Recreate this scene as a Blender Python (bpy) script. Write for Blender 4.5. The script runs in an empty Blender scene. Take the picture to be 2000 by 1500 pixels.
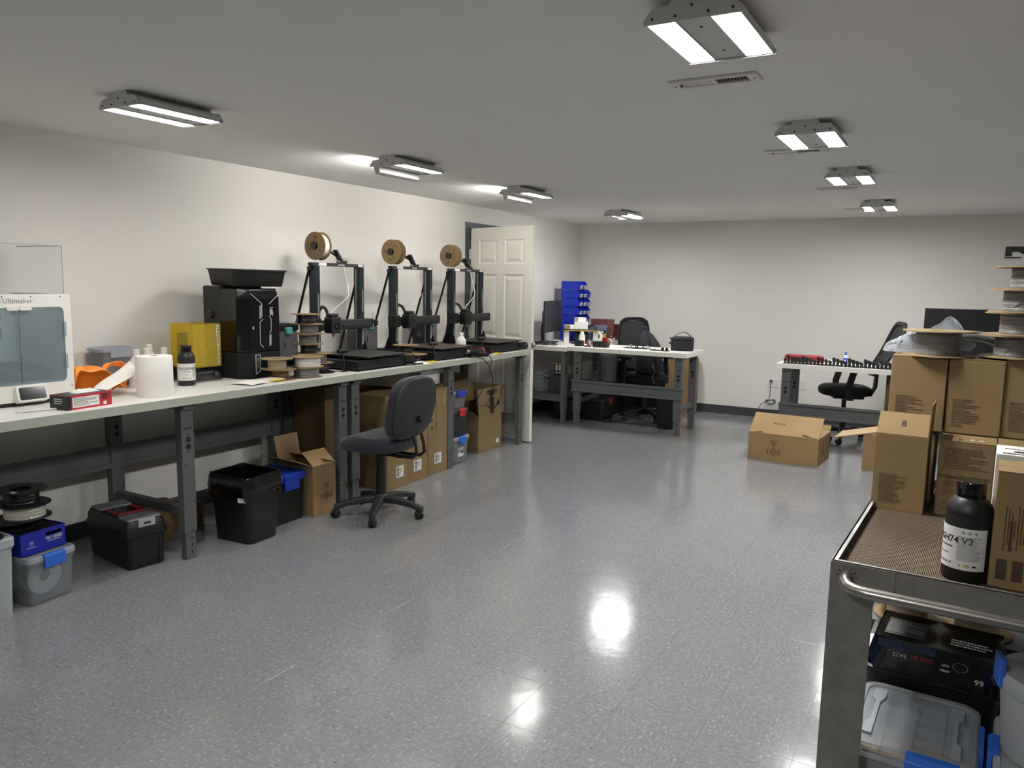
import bpy, bmesh, math, random
from mathutils import Matrix, Vector, Euler
random.seed(7)
SC = bpy.context.scene
COL = SC.collection
PI = math.pi
# ---------------------------------------------------------------- camera, world, exposure
CAM_H = 1.525
FPX = 1506.9995205276311
RIGHT, DOWN, FWD = [[0.866427295, 0.499005968, 0.017227482], [0.079264904, -0.103398826, -0.991476554], [-0.492971417, 0.860407884, -0.129141225]]
cd = bpy.data.cameras.new('camera')
cd.sensor_fit = 'HORIZONTAL'; cd.sensor_width = 36.0; cd.lens = FPX / 2000.0 * 36.0
cd.clip_start = 0.05; cd.clip_end = 100
cam = bpy.data.objects.new('camera', cd)
cam.matrix_world = Matrix(((RIGHT[0], -DOWN[0], -FWD[0], 0), (RIGHT[1], -DOWN[1], -FWD[1], 0),
                           (RIGHT[2], -DOWN[2], -FWD[2], CAM_H), (0, 0, 0, 1)))
COL.objects.link(cam); SC.camera = cam
w = bpy.data.worlds.new('world'); SC.world = w; w.use_nodes = True
w.node_tree.nodes['Background'].inputs[0].default_value = (0.05, 0.05, 0.055, 1)
w.node_tree.nodes['Background'].inputs[1].default_value = 0.3
vs = SC.view_settings
SC.display_settings.display_device = 'sRGB'
vs.view_transform = 'Standard'; vs.look = 'None'; vs.gamma = 1.0; vs.use_curve_mapping = False
vs.exposure = 0.0
LAMP_L = 180.0      # radiance of the lamp lenses, right row
LAMP_L_LEFT = 80.0
def pj(x, y, z):
    v = (x, y, z - CAM_H)
    a = sum(RIGHT[i]*v[i] for i in range(3)); b = sum(DOWN[i]*v[i] for i in range(3)); c = sum(FWD[i]*v[i] for i in range(3))
    return (1000 + FPX*a/c, 750 + FPX*b/c, c)
# ---------------------------------------------------------------- materials
def lin(c): return c/12.92 if c <= .04045 else ((c+.055)/1.055)**2.4
def rgb(h):
    if isinstance(h, str): return tuple(lin(int(h[i:i+2], 16)/255) for i in (0, 2, 4)) + (1,)
    return tuple(h) + (1,)
MATS = {}
def mat(key, col='808080', rough=.5, metal=0., spec=.5, var=.06, ns=6., bump=0., bs=120., coat=0., kind=None, fac=.5, stretch=None, emit=0, sheen=0):
    if key in MATS: return MATS[key]
    m = bpy.data.materials.new(key); m.use_nodes = True; nt = m.node_tree; N = nt.nodes; L = nt.links
    b = N['Principled BSDF']; out = N['Material Output']
    c = rgb(col)
    b.inputs['Roughness'].default_value = rough; b.inputs['Metallic'].default_value = metal
    b.inputs['Specular IOR Level'].default_value = spec; b.inputs['Coat Weight'].default_value = coat
    b.inputs['Base Color'].default_value = c
    if sheen: b.inputs['Sheen Weight'].default_value = sheen
    tc = N.new('ShaderNodeTexCoord'); mp = N.new('ShaderNodeMapping'); L.new(tc.outputs['Object'], mp.inputs[0])
    if stretch: mp.inputs['Scale'].default_value = stretch
    if var > 0:
        nz = N.new('ShaderNodeTexNoise'); nz.inputs['Scale'].default_value = ns; nz.inputs['Detail'].default_value = 4
        L.new(mp.outputs[0], nz.inputs['Vector'])
        rp = N.new('ShaderNodeMapRange'); rp.inputs['From Min'].default_value = .3; rp.inputs['From Max'].default_value = .7
        rp.inputs['To Min'].default_value = 1-var; rp.inputs['To Max'].default_value = 1+var
        L.new(nz.outputs['Fac'], rp.inputs['Value'])
        mx = N.new('ShaderNodeVectorMath'); mx.operation = 'SCALE'; mx.inputs[0].default_value = c[:3]
        L.new(rp.outputs[0], mx.inputs['Scale']); L.new(mx.outputs[0], b.inputs['Base Color'])
    if bump > 0:
        n2 = N.new('ShaderNodeTexNoise'); n2.inputs['Scale'].default_value = bs; n2.inputs['Detail'].default_value = 3
        L.new(mp.outputs[0], n2.inputs['Vector'])
        bp = N.new('ShaderNodeBump'); bp.inputs['Strength'].default_value = bump; bp.inputs['Distance'].default_value = .002
        L.new(n2.outputs['Fac'], bp.inputs['Height']); L.new(bp.outputs[0], b.inputs['Normal'])
    if emit:
        b.inputs['Emission Color'].default_value = c; b.inputs['Emission Strength'].default_value = emit
    if kind == 'clear':      # thin clear or frosted plastic
        t = N.new('ShaderNodeBsdfTransparent'); t.inputs[0].default_value = tuple(.5+.5*x for x in c[:3]) + (1,)
        ms = N.new('ShaderNodeMixShader'); ms.inputs[0].default_value = fac
        L.new(t.outputs[0], ms.inputs[1]); L.new(b.outputs[0], ms.inputs[2]); L.new(ms.outputs[0], out.inputs[0])
    if kind == 'tint':       # tinted transparent
        t = N.new('ShaderNodeBsdfTransparent'); t.inputs[0].default_value = c
        ms = N.new('ShaderNodeMixShader'); ms.inputs[0].default_value = fac
        L.new(t.outputs[0], ms.inputs[1]); L.new(b.outputs[0], ms.inputs[2]); L.new(ms.outputs[0], out.inputs[0])
    MATS[key] = m
    return m
def cardboard(key, col, var=.07):
    if key in MATS: return MATS[key]
    m = mat(key, col, rough=.82, spec=.25, var=var, ns=3.5, bump=0)
    nt = m.node_tree; N = nt.nodes; L = nt.links; b = N['Principled BSDF']
    tc = N.new('ShaderNodeTexCoord'); wv = N.new('ShaderNodeTexWave'); wv.bands_direction = 'DIAGONAL'
    mp = N.new('ShaderNodeMapping'); mp.inputs['Scale'].default_value = (1, 1, .04)
    wv.inputs['Scale'].default_value = 42; wv.inputs['Distortion'].default_value = .6
    L.new(tc.outputs['Object'], mp.inputs[0]); L.new(mp.outputs[0], wv.inputs['Vector'])
    bp = N.new('ShaderNodeBump'); bp.inputs['Strength'].default_value = .12; bp.inputs['Distance'].default_value = .001
    L.new(wv.outputs['Fac'], bp.inputs['Height']); L.new(bp.outputs[0], b.inputs['Normal'])
    return m
def lamp_mat(key, strength, col):
    m = bpy.data.materials.new(key); m.use_nodes = True; N = m.node_tree.nodes
    e = N.new('ShaderNodeEmission'); e.inputs[0].default_value = col + (1,); e.inputs[1].default_value = strength
    m.node_tree.links.new(e.outputs[0], N['Material Output'].inputs[0]); N.remove(N['Principled BSDF']); MATS[key] = m
    return m
mat('wall', 'dfdcd6', rough=.75, spec=.25, var=.018, ns=1.3, bump=.08, bs=260)
mat('ceiling', 'ecebe8', rough=.85, spec=.2, var=.012, ns=.9, bump=.06, bs=200)
mat('base_vinyl', '3b3d42', rough=.5, var=.06)
mat('laminate', 'dcdcd6', rough=.38, var=.02, ns=9)
mat('edge_band', 'a9ad9f', rough=.5, var=.02)
mat('desk_white', 'e6e4dc', rough=.4, var=.02)
mat('bench_grey', '565958', rough=.48, spec=.45, var=.04, bump=.05, bs=400)
mat('hole', '0c0c0d', rough=.8, var=0)
mat('white_metal', 'c9c9c6', rough=.4, var=.02)
mat('black', '131314', rough=.45, var=.1)
mat('black_matte', '17181a', rough=.75, spec=.3, var=.12)
mat('black_gloss', '0b0b0d', rough=.1, spec=.6, var=.05)
mat('charcoal', '232426', rough=.55, var=.06)
mat('darkgrey', '3a3c3e', rough=.5, var=.05)
mat('alu_dark', '30353a', rough=.35, metal=.5, var=.05, stretch=(1, 1, .1))
mat('steel', 'a8a8a4', rough=.3, metal=1, var=.05)
mat('alu', '827f79', rough=.45, metal=.6, var=.14, ns=22, bump=.04, bs=90)
mat('alu_tube', '8d8a83', rough=.33, metal=.9, var=.05)
mat('white_plastic', 'dedcd6', rough=.4, var=.02)
mat('white_paper', 'e9e6df', rough=.85, spec=.2, var=.03, ns=14)
mat('label_white', 'd9d8d4', rough=.6, var=.03)
mat('print_black', '1d1a17', rough=.7, var=0)
mat('print_brown', '473a28', rough=.8, var=0)
mat('print_white', 'c9cacc', rough=.6, var=0)
mat('grey_print', '80807e', rough=.7, var=0)
cardboard('card', '8c7451'); cardboard('card_light', '9c835e'); cardboard('card_dark', '6f5a3c'); cardboard('card_old', '85704f', .12)
cardboard('spool_card', '8f7a58', .08)
mat('fil_grey', '6d6c68', rough=.42, var=.1, ns=30, stretch=(1, 1, 12)); mat('fil_white', 'd9d6cc', rough=.4, var=.05, ns=30, stretch=(1, 1, 12))
mat('fil_black', '121113', rough=.25, var=.1, ns=30, stretch=(1, 1, 12)); mat('fil_brown', '5a3d2c', rough=.4, var=.1, stretch=(1, 1, 12))
mat('fil_tan', 'b4a58c', rough=.45, var=.1, ns=30, stretch=(1, 1, 12)); mat('fil_clear', 'b5b3a6', rough=.15, var=.15, ns=40, stretch=(1, 1, 9))
mat('blue', '1230b4', rough=.4, var=.05); mat('blue_box', '16249a', rough=.35, var=.05); mat('blue_latch', '2a66c8', rough=.35, var=.04)
mat('blue_lid', '1d3ca8', rough=.4, var=.05)
mat('red', 'b3242a', rough=.4, var=.05); mat('red_dull', '8d2522', rough=.5, var=.08); mat('orange', 'ff9638', rough=.95, spec=.1, var=.08, ns=12, sheen=.3)
mat('yellow', 'd9b62a', rough=.5, var=.05); mat('teal', '4fa79d', rough=.45, var=.04); mat('green', '1f5a3c', rough=.5, var=.06)
mat('door_white', 'e4e2d8', rough=.42, var=.012, ns=3); mat('frame_blue', '3d4855', rough=.45, var=.04)
mat('fabric', '2b2c33', rough=.95, spec=.15, var=.22, ns=160, bump=.5, bs=500, sheen=.25)
mat('mesh_black', '2a2b2e', rough=.7, var=.1, kind='clear', fac=.6)
mat('acrylic', 'f6f8f8', rough=.06, var=0, kind='clear', fac=.03)
mat('acrylic_edge', 'b9bdbb', rough=.2, var=0, kind='clear', fac=.5)
mat('tray_grey', '75777a', rough=.35, var=.05)
mat('blue_glass', 'd3e0e5', rough=.06, spec=.5, var=0, kind='tint', fac=.16)
mat('bag_clear', 'c9cdd2', rough=.1, spec=.7, var=.05, kind='clear', fac=.32)
mat('tote_clear', 'c8cdd2', rough=.25, spec=.5, var=.04, kind='clear', fac=.2)
mat('lid_mid', 'ccd2d8', rough=.28, var=.04, kind='clear', fac=.3)
mat('tote_frost', 'b9bec2', rough=.4, var=.04, kind='clear', fac=.72)
mat('lid_clear', 'c3c9d0', rough=.25, var=.04, kind='clear', fac=.5)
mat('yellow_acrylic', 'faee80', rough=.08, spec=.6, var=0, kind='tint', fac=.16)
mat('smoke', '9a9aa0', rough=.1, spec=.5, var=0, kind='tint', fac=.3)
mat('mat_rubber', '6a5c48', rough=.7, var=.12, ns=8)
mat('pcb', '5a2620', rough=.45, var=.35, ns=60); mat('pcb2', '2b3a5a', rough=.45, var=.35, ns=70)
mat('jar_honey', 'c39a45', rough=.35, var=.1); mat('bag_fabric', '26272b', rough=.85, var=.15, ns=20, bump=.3, bs=300)
mat('plate_brown', '40352a', rough=.5, var=.12, ns=4); mat('plate_dark', '2c2b2a', rough=.55, var=.08, ns=5)
mat('liner', '0b0b0d', rough=.14, spec=.8, var=.1, bump=1.0, bs=22)
# ---------------------------------------------------------------- mesh helpers
class B:
    """collects geometry for one mesh object"""
    def __init__(s): s.v = []; s.f = []; s.mi = []
    def add(s, vs, fs, X=None, m=0):
        o = len(s.v)
        s.v += [tuple(X @ Vector(p)) if X is not None else tuple(p) for p in vs]
        s.f += [tuple(i+o for i in f) for f in fs]; s.mi += [m]*len(fs)
        return s
    def box(s, x0, x1, y0, y1, z0, z1, X=None, m=0):
        vs = [(x0,y0,z0),(x1,y0,z0),(x1,y1,z0),(x0,y1,z0),(x0,y0,z1),(x1,y0,z1),(x1,y1,z1),(x0,y1,z1)]
        return s.add(vs, [(3,2,1,0),(4,5,6,7),(0,1,5,4),(1,2,6,5),(2,3,7,6),(3,0,4,7)], X, m)
    def cb(s, c, d, X=None, m=0):
        return s.box(c[0]-d[0]/2, c[0]+d[0]/2, c[1]-d[1]/2, c[1]+d[1]/2, c[2]-d[2]/2, c[2]+d[2]/2, X, m)
    def rb(s, c, d, rx=0, ry=0, rz=0, m=0):
        return s.box(-d[0]/2, d[0]/2, -d[1]/2, d[1]/2, -d[2]/2, d[2]/2, Matrix.Translation(c) @ Euler((rx, ry, rz)).to_matrix().to_4x4(), m)
    def loft(s, secs, cap0=True, cap1=True, X=None, m=0, closed=True):
        n = len(secs[0]); vs = [p for q in secs for p in q]; fs = []
        for k in range(len(secs)-1):
            for i in range(n if closed else n-1):
                j = (i+1) % n
                fs.append((k*n+i, k*n+j, (k+1)*n+j, (k+1)*n+i))
        if cap0: fs.append(tuple(range(n-1, -1, -1)))
        if cap1: fs.append(tuple((len(secs)-1)*n+i for i in range(n)))
        return s.add(vs, fs, X, m)
    def lathe(s, prof, n=24, c=(0,0,0), X=None, cap0=True, cap1=True, m=0):
        secs = [[(c[0]+r*math.cos(2*PI*i/n), c[1]+r*math.sin(2*PI*i/n), c[2]+z) for i in range(n)] for r, z in prof]
        return s.loft(secs, cap0, cap1, X, m)
    def ring(s, ro, ri, z0, z1, n=28, c=(0,0,0), X=None, m=0):
        return s.lathe([(ri,z0),(ro,z0),(ro,z1),(ri,z1),(ri,z0)], n, c, X, False, False, m)
    def tube(s, pts, r, n=8, X=None, m=0, cap=True):
        pts = [Vector(p) for p in pts]; secs = []; up = Vector((0,0,1)); prev = None
        for i, p in enumerate(pts):
            t = (pts[min(i+1,len(pts)-1)] - pts[max(i-1,0)]).normalized()
            if prev is None:
                a = up if abs(t.dot(up)) < .95 else Vector((1,0,0)); u = t.cross(a).normalized()
            else:
                u = (prev - t*prev.dot(t)); u = u.normalized() if u.length > 1e-6 else t.orthogonal().normalized()
            prev = u; w = t.cross(u)
            rr = r[i] if isinstance(r, (list, tuple)) else r
            secs.append([tuple(p + u*(rr*math.cos(2*PI*k/n)) + w*(rr*math.sin(2*PI*k/n))) for k in range(n)])
        return s.loft(secs, cap, cap, X, m)
    def cyl(s, p0, p1, r, r1=None, n=16, X=None, m=0):
        return s.tube([p0, p1], [r, r if r1 is None else r1], n, X, m)
    def prism(s, poly, a, b, ax='y', X=None, m=0):
        f = {'x': lambda p, t: (t, p[0], p[1]), 'y': lambda p, t: (p[0], t, p[1]), 'z': lambda p, t: (p[0], p[1], t)}[ax]
        return s.loft([[f(p, a) for p in poly], [f(p, b) for p in poly]], True, True, X, m)
    def sheet(s, g, nu, nv, t=.001, X=None, m=0):
        P = [[Vector(g(i/nu, j/nv)) for j in range(nv+1)] for i in range(nu+1)]
        top = []; bot = []
        for i in range(nu+1):
            for j in range(nv+1):
                a = P[min(i+1,nu)][j]-P[max(i-1,0)][j]; b = P[i][min(j+1,nv)]-P[i][max(j-1,0)]
                n = a.cross(b); n = n.normalized() if n.length > 1e-9 else Vector((0,0,1))
                top.append(tuple(P[i][j]+n*t/2)); bot.append(tuple(P[i][j]-n*t/2))
        K = len(top); fs = []; id_ = lambda i, j: i*(nv+1)+j
        for i in range(nu):
            for j in range(nv):
                q = (id_(i,j), id_(i+1,j), id_(i+1,j+1), id_(i,j+1)); fs.append(q); fs.append(tuple(K+k for k in reversed(q)))
        rim = [id_(i,0) for i in range(nu+1)] + [id_(nu,j) for j in range(1,nv+1)] + [id_(i,nv) for i in range(nu-1,-1,-1)] + [id_(0,j) for j in range(nv-1,0,-1)]
        for a, b in zip(rim, rim[1:]+rim[:1]): fs.append((b, a, K+a, K+b))
        return s.add(top+bot, fs, X, m)
    def mesh(s, name, mats, smooth=False, ang=38):
        me = bpy.data.meshes.new(name); me.from_pydata(s.v, [], s.f)
        for k in (mats if isinstance(mats, (list, tuple)) else [mats]): me.materials.append(MATS[k])
        if any(s.mi): me.polygons.foreach_set('material_index', s.mi)
        bm = bmesh.new(); bm.from_mesh(me); bmesh.ops.recalc_face_normals(bm, faces=bm.faces); bm.to_mesh(me); bm.free()
        if smooth:
            me.polygons.foreach_set('use_smooth', [True]*len(me.polygons)); me.set_sharp_from_angle(angle=math.radians(ang))
        me.update(); return me
def rrect(w, d, r, z=0., n=5, cx=0., cy=0.):
    P = []
    for sx, sy, a0 in ((1,1,0),(-1,1,90),(-1,-1,180),(1,-1,270)):
        for k in range(n+1):
            a = math.radians(a0 + 90*k/n); P.append((cx+sx*(w/2-r)+r*math.cos(a), cy+sy*(d/2-r)+r*math.sin(a), z))
    return P
def obj(name, b, m='black', parent=None, smooth=False, bevel=0., seg=2, ang=38, label=None, loc=None, rot=None, stuff=False):
    me = b.mesh(name, m, smooth, ang) if isinstance(b, B) else b
    o = bpy.data.objects.new(name, me); COL.objects.link(o)
    if parent is not None: o.parent = parent
    if loc: o.location = loc
    if rot: o.rotation_euler = rot
    if bevel > 0:
        md = o.modifiers.new('bevel', 'BEVEL'); md.width = bevel; md.segments = seg; md.limit_method = 'ANGLE'; md.angle_limit = math.radians(40)
    if label: o['label'] = label
    if stuff: o['kind'] = 'stuff'
    return o
def tag(o, label, cat, group=None):
    o['label'] = label; o['category'] = cat
    if group: o['group'] = group
    return o
def thing(name, label, cat, loc=(0,0,0), rz=0., group=None, rot=None):
    o = bpy.data.objects.new(name, None); COL.objects.link(o); o.empty_display_size = .05
    o.location = loc; o.rotation_euler = rot if rot else (0, 0, math.radians(rz))
    return tag(o, label, cat, group)
def struct(name, b, m, **k):
    o = obj(name, b, m, **k); o['kind'] = 'structure'; return o
FRONT = (PI/2, 0, 0); DOWNF = (PI/2, PI/2, 0); RSIDE = (PI/2, 0, PI/2); LSIDE = (PI/2, 0, -PI/2); TOP = (0, 0, 0)
TXT = {}
def txt(parent, s, size, loc, rot=FRONT, m='print_black', name='lettering', align='CENTER', bold=0., squash=1.):
    k = (s, size, m, align, bold)
    if k not in TXT:
        cu = bpy.data.curves.new('t', 'FONT'); cu.body = s; cu.size = size; cu.align_x = align; cu.align_y = 'CENTER'
        cu.extrude = .0002; cu.offset = bold; cu.resolution_u = 2
        t = bpy.data.objects.new('t', cu); COL.objects.link(t)
        dg = bpy.context.evaluated_depsgraph_get()
        me = bpy.data.meshes.new_from_object(t.evaluated_get(dg)); me.name = 'lettering'; me.materials.clear(); me.materials.append(MATS[m])
        bpy.data.objects.remove(t); bpy.data.curves.remove(cu); TXT[k] = me
    o = obj(name, TXT[k], parent=parent, loc=loc, rot=rot)
    o.scale = (squash, 1, 1)
    return o
def rows(parent, w, h, n, loc, rot=FRONT, m='print_brown', fill=.8, th=.45, seed=1, name='fine_print'):
    """rows of fine print, far too small to read: one thin mesh of word-long strokes in the XY plane"""
    rnd = random.Random(seed); b = B(); dy = h/n
    for i in range(n):
        y = h/2 - (i+.5)*dy; x = -w/2; end = -w/2 + w*(fill + (1-fill)*rnd.random()) * (1 if rnd.random() < .8 else .6)
        while x < end:
            l = min(w*(.04+.1*rnd.random()), end-x); b.box(x, x+l, y-dy*th/2, y+dy*th/2, -.0002, .0002); x += l + w*.015
    return obj(name, b, m, parent, loc=loc, rot=rot)
def plate(parent, w, h, loc, rot=FRONT, m='label_white', name='sticker', t=.0006):
    return obj(name, B().cb((0,0,0), (w, h, t)), m, parent, loc=loc, rot=rot)
def fragile(parent, s, loc, rot=FRONT, m='print_brown', words=True):
    """broken-glass mark with two up arrows"""
    b = B()
    def seg(p, q, wd=.06):
        d = Vector(q)-Vector(p); a = math.atan2(d.y, d.x); c = (Vector(p)+Vector(q))/2
        b.rb((c.x, c.y, 0), (d.length, wd, .0004), rz=a)
    S = lambda x, y: (x*s, y*s)
    for p, q in [((-.3,1),(.3,1)),((-.3,1),(0,.55)),((.3,1),(0,.55)),((0,.55),(0,.25)),((-.18,.25),(.18,.25)),((.02,.98),(-.06,.82)),((-.06,.82),(.06,.74))]:
        seg(S(*p), S(*q), .055*s)
    for x in (-.52, .52):
        seg(S(x,-.25), S(x,.1), .06*s); b.add([S(x-.1,.06)+(0,), S(x+.1,.06)+(0,), S(x,.22)+(0,)], [(0,1,2)])
    o = obj('fragile_mark', b, m, parent, loc=loc, rot=rot)
    if words:
        R_ = Euler(rot).to_matrix()
        for t, y in (('FRAGILE', .08), ('THIS WAY', -.1), ('UP', -.28)):
            p = Vector(loc) + R_ @ Vector((0, y*s, 0)); txt(parent, t, .17*s, p, rot, m, bold=.004*s)
    return o
def barcode(parent, w, h, loc, rot=FRONT, m='print_black', n=9):
    """stack of horizontal bars, a barcode turned on its side"""
    b = B(); rnd = random.Random(n); y = -h/2
    while y < h/2:
        t_ = h/34*rnd.choice((1, 1, 2, 3)); b.box(-w/2, w/2, y, min(h/2, y+t_), -.0002, .0002); y += t_ + h/34*rnd.choice((1, 1, 2))
    return obj('barcode', b, m, parent, loc=loc, rot=rot, stuff=True)
# ================================================================ the room
XL, XR, YN, YF, H = -4.345, 3.4, -4.8, 9.334, 2.30
DY0, DY1, DZ = 6.64, 7.52, 2.075           # doorway in the left wall
mat('tile_joint', '4a4c4f', rough=.8, var=.05)
# ---- floor: slab and one-foot vinyl tiles
struct('floor', B().box(XL-.9, XR+.1, YN-.1, YF+.1, -.08, -.0012), 'tile_joint')
floor = bpy.data.objects['floor']
TS = .3048; TX0 = -1.2665; TY0 = 2.1875; GAP = .0003
def floor_mat():
    m = bpy.data.materials.new('vinyl_tile'); m.use_nodes = True; nt = m.node_tree; N = nt.nodes; L = nt.links; b = N['Principled BSDF']
    uv = N.new('ShaderNodeUVMap'); uv.uv_map = 'UVMap'
    oi = N.new('ShaderNodeObjectInfo'); sc = N.new('ShaderNodeMath'); sc.operation = 'MULTIPLY'; sc.inputs[1].default_value = 91.7
    L.new(oi.outputs['Random'], sc.inputs[0])
    ad = N.new('ShaderNodeVectorMath'); ad.operation = 'ADD'; L.new(uv.outputs[0], ad.inputs[0])
    cx = N.new('ShaderNodeCombineXYZ'); L.new(sc.outputs[0], cx.inputs[0]); L.new(sc.outputs[0], cx.inputs[1]); L.new(cx.outputs[0], ad.inputs[1])
    def noise(scale, sx, sy, det=2):
        mp = N.new('ShaderNodeMapping'); mp.inputs['Scale'].default_value = (sx, sy, 1); L.new(ad.outputs[0], mp.inputs[0])
        n = N.new('ShaderNodeTexNoise'); n.inputs['Scale'].default_value = scale; n.inputs['Detail'].default_value = det
        n.inputs['Roughness'].default_value = .6; L.new(mp.outputs[0], n.inputs['Vector']); return n
    n1 = noise(120, .40, 1.0); n2 = noise(60, .5, 1.1); n3 = noise(6, 1, 1, 3)
    r1 = N.new('ShaderNodeValToRGB'); e = r1.color_ramp.elements
    e[0].position = .28; e[0].color = rgb('4d4e4f'); e[1].position = .36; e[1].color = rgb('7e7f81')
    for p_, c_ in ((.60, '848586'), (.66, 'aaabac')):
        k = e.new(p_); k.color = rgb(c_)
    L.new(n1.outputs['Fac'], r1.inputs[0])
    r2 = N.new('ShaderNodeValToRGB'); e2 = r2.color_ramp.elements
    e2[0].position = .34; e2[0].color = rgb('6c6d6f'); e2[1].position = .62; e2[1].color = rgb('868789')
    L.new(n2.outputs['Fac'], r2.inputs[0])
    mx = N.new('ShaderNodeMix'); mx.data_type = 'RGBA'; mx.inputs['Factor'].default_value = .32
    L.new(r1.outputs[0], mx.inputs['A']); L.new(r2.outputs[0], mx.inputs['B'])
    hv = N.new('ShaderNodeHueSaturation'); L.new(mx.outputs['Result'], hv.inputs['Color'])
    mr = N.new('ShaderNodeMapRange'); mr.inputs['To Min'].default_value = .86; mr.inputs['To Max'].default_value = 1.04
    L.new(n3.outputs['Fac'], mr.inputs['Value']); L.new(mr.outputs[0], hv.inputs['Value']); L.new(hv.outputs[0], b.inputs['Base Color'])
    tc = N.new('ShaderNodeTexCoord'); gm = N.new('ShaderNodeNewGeometry')
    nb = N.new('ShaderNodeTexNoise'); nb.inputs['Scale'].default_value = 9; nb.inputs['Detail'].default_value = 2; L.new(gm.outputs['Position'], nb.inputs['Vector'])
    bp = N.new('ShaderNodeBump'); bp.inputs['Strength'].default_value = .16; bp.inputs['Distance'].default_value = .006; L.new(nb.outputs['Fac'], bp.inputs['Height'])
    b2 = N.new('ShaderNodeBump'); b2.inputs['Strength'].default_value = .05; b2.inputs['Distance'].default_value = .001; L.new(n1.outputs['Fac'], b2.inputs['Height']); L.new(bp.outputs[0], b2.inputs['Normal'])
    L.new(b2.outputs[0], b.inputs['Normal'])
    b.inputs['Roughness'].default_value = .14; b.inputs['Specular IOR Level'].default_value = .45
    MATS['tile'] = m
floor_mat()
def tile_geo(x0, x1, y0, y1):
    g = GAP; c = .0002
    vs = [(x0+g,y0+g,-.0012),(x1-g,y0+g,-.0012),(x1-g,y1-g,-.0012),(x0+g,y1-g,-.0012),
          (x0+g,y0+g,-c),(x1-g,y0+g,-c),(x1-g,y1-g,-c),(x0+g,y1-g,-c),
          (x0+g+c,y0+g+c,0),(x1-g-c,y0+g+c,0),(x1-g-c,y1-g-c,0),(x0+g+c,y1-g-c,0)]
    fs = [(8,9,10,11)] + [(a, (a+1) % 4, (a+1) % 4+4, a+4) for a in range(4)] + [(a+4, (a+1) % 4+4, (a+1) % 4+8, a+8) for a in range(4)]
    return vs, fs
def set_uv(me, f):
    uv = me.uv_layers.new(name='UVMap')
    for l in me.loops: uv.data[l.index].uv = f(l.vertex_index)
tmesh = []
for k in (0, 1):
    vs, fs = tile_geo(0, TS, 0, TS); me = bpy.data.meshes.new('tile'); me.from_pydata(vs, [], fs); me.materials.append(MATS['tile'])
    set_uv(me, (lambda i, v=vs: (v[i][0], v[i][1])) if k == 0 else (lambda i, v=vs: (v[i][1], v[i][0]+3.1))); tmesh.append(me)
cells = []
i0 = math.floor((XL-TX0)/TS); i1 = math.ceil((XR-TX0)/TS); j0 = math.floor((YN-TY0)/TS); j1 = math.ceil((YF-TY0)/TS)
for i in range(i0, i1):
    for j in range(j0, j1):
        x, y = TX0+i*TS, TY0+j*TS
        full = x >= XL and x+TS <= XR and y >= YN and y+TS <= YF
        P = [pj(a, c, 0) for a, c in ((x,y),(x+TS,y),(x+TS,y+TS),(x,y+TS))]
        ar = 0
        if min(p[2] for p in P) > .3:
            ar = .5*abs(sum(P[k][0]*P[(k+1) % 4][1]-P[(k+1) % 4][0]*P[k][1] for k in range(4)))
            cxp = sum(p[0] for p in P)/4; cyp = sum(p[1] for p in P)/4
            if not (-60 < cxp < 1720 and 0 < cyp < 1560) or x < -3.75: ar = 0
        cells.append((ar if full else 0, i, j, x, y))
cells.sort(key=lambda c: -c[0])
fv = []; ff = []; fu = []
for n, (ar, i, j, x, y) in enumerate(cells):
    rot = (i+j) % 2
    if n < 298 and ar > 0:
        o = bpy.data.objects.new('tile', tmesh[rot]); COL.objects.link(o); o.location = (x, y, 0); o.parent = floor
    else:
        xa, xb, ya, yb = max(x, XL), min(x+TS, XR), max(y, YN), min(y+TS, YF)
        if xb-xa < .01 or yb-ya < .01: continue
        vs, fs = tile_geo(xa, xb, ya, yb); o_ = len(fv); ox, oy = random.random()*90, random.random()*90
        fv += vs; ff += [tuple(q+o_ for q in f) for f in fs]
        fu += [((v[0]-x+ox, v[1]-y+oy) if rot == 0 else (v[1]-y+oy, v[0]-x+ox)) for v in vs]
me = bpy.data.meshes.new('tile_field'); me.from_pydata(fv, [], ff); me.materials.append(MATS['tile']); set_uv(me, lambda i: fu[i])
obj('tile_field', me, parent=floor, stuff=True)
# ---- walls, ceiling, baseboards
b = B().box(XL-.12, XL, YN, DY0-.05, 0, H).box(XL-.12, XL, DY1+.05, YF, 0, H).box(XL-.12, XL, DY0-.05, DY1+.05, DZ+.05, H)
struct('wall_left', b, 'wall')
struct('wall_back', B().box(XL-.12, XR+.12, YF, YF+.12, 0, H), 'wall')
struct('wall_right', B().box(XR, XR+.12, YN, YF, 0, H), 'wall')
struct('wall_near', B().box(XL-.12, XR+.12, YN-.12, YN, 0, H), 'wall')
struct('ceiling', B().box(XL-.12, XR+.12, YN-.12, YF+.12, H, H+.12), 'ceiling')
# dim passage beyond the doorway
struct('wall_passage', B().box(XL-1.3, XL-1.2, DY0-.6, DY1+.9, 0, H).box(XL-1.3, XL-.12, DY0-.7, DY0-.6, 0, H).box(XL-1.3, XL-.12, DY1+.8, DY1+.9, 0, H).box(XL-1.3, XL-.12, DY0-.7, DY1+.9, H-.05, H), 'wall')
def cove(name, b): struct(name, b, 'base_vinyl', bevel=.003)
cove('baseboard_left', B().box(XL, XL+.009, YN, DY0-.06, 0, .1016).box(XL, XL+.009, DY1+.06, YF, 0, .1016))
cove('baseboard_back', B().box(XL, XR, YF-.009, YF, 0, .1016))
cove('baseboard_right', B().box(XR-.009, XR, YN, YF-.01, 0, .1016))
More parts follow.
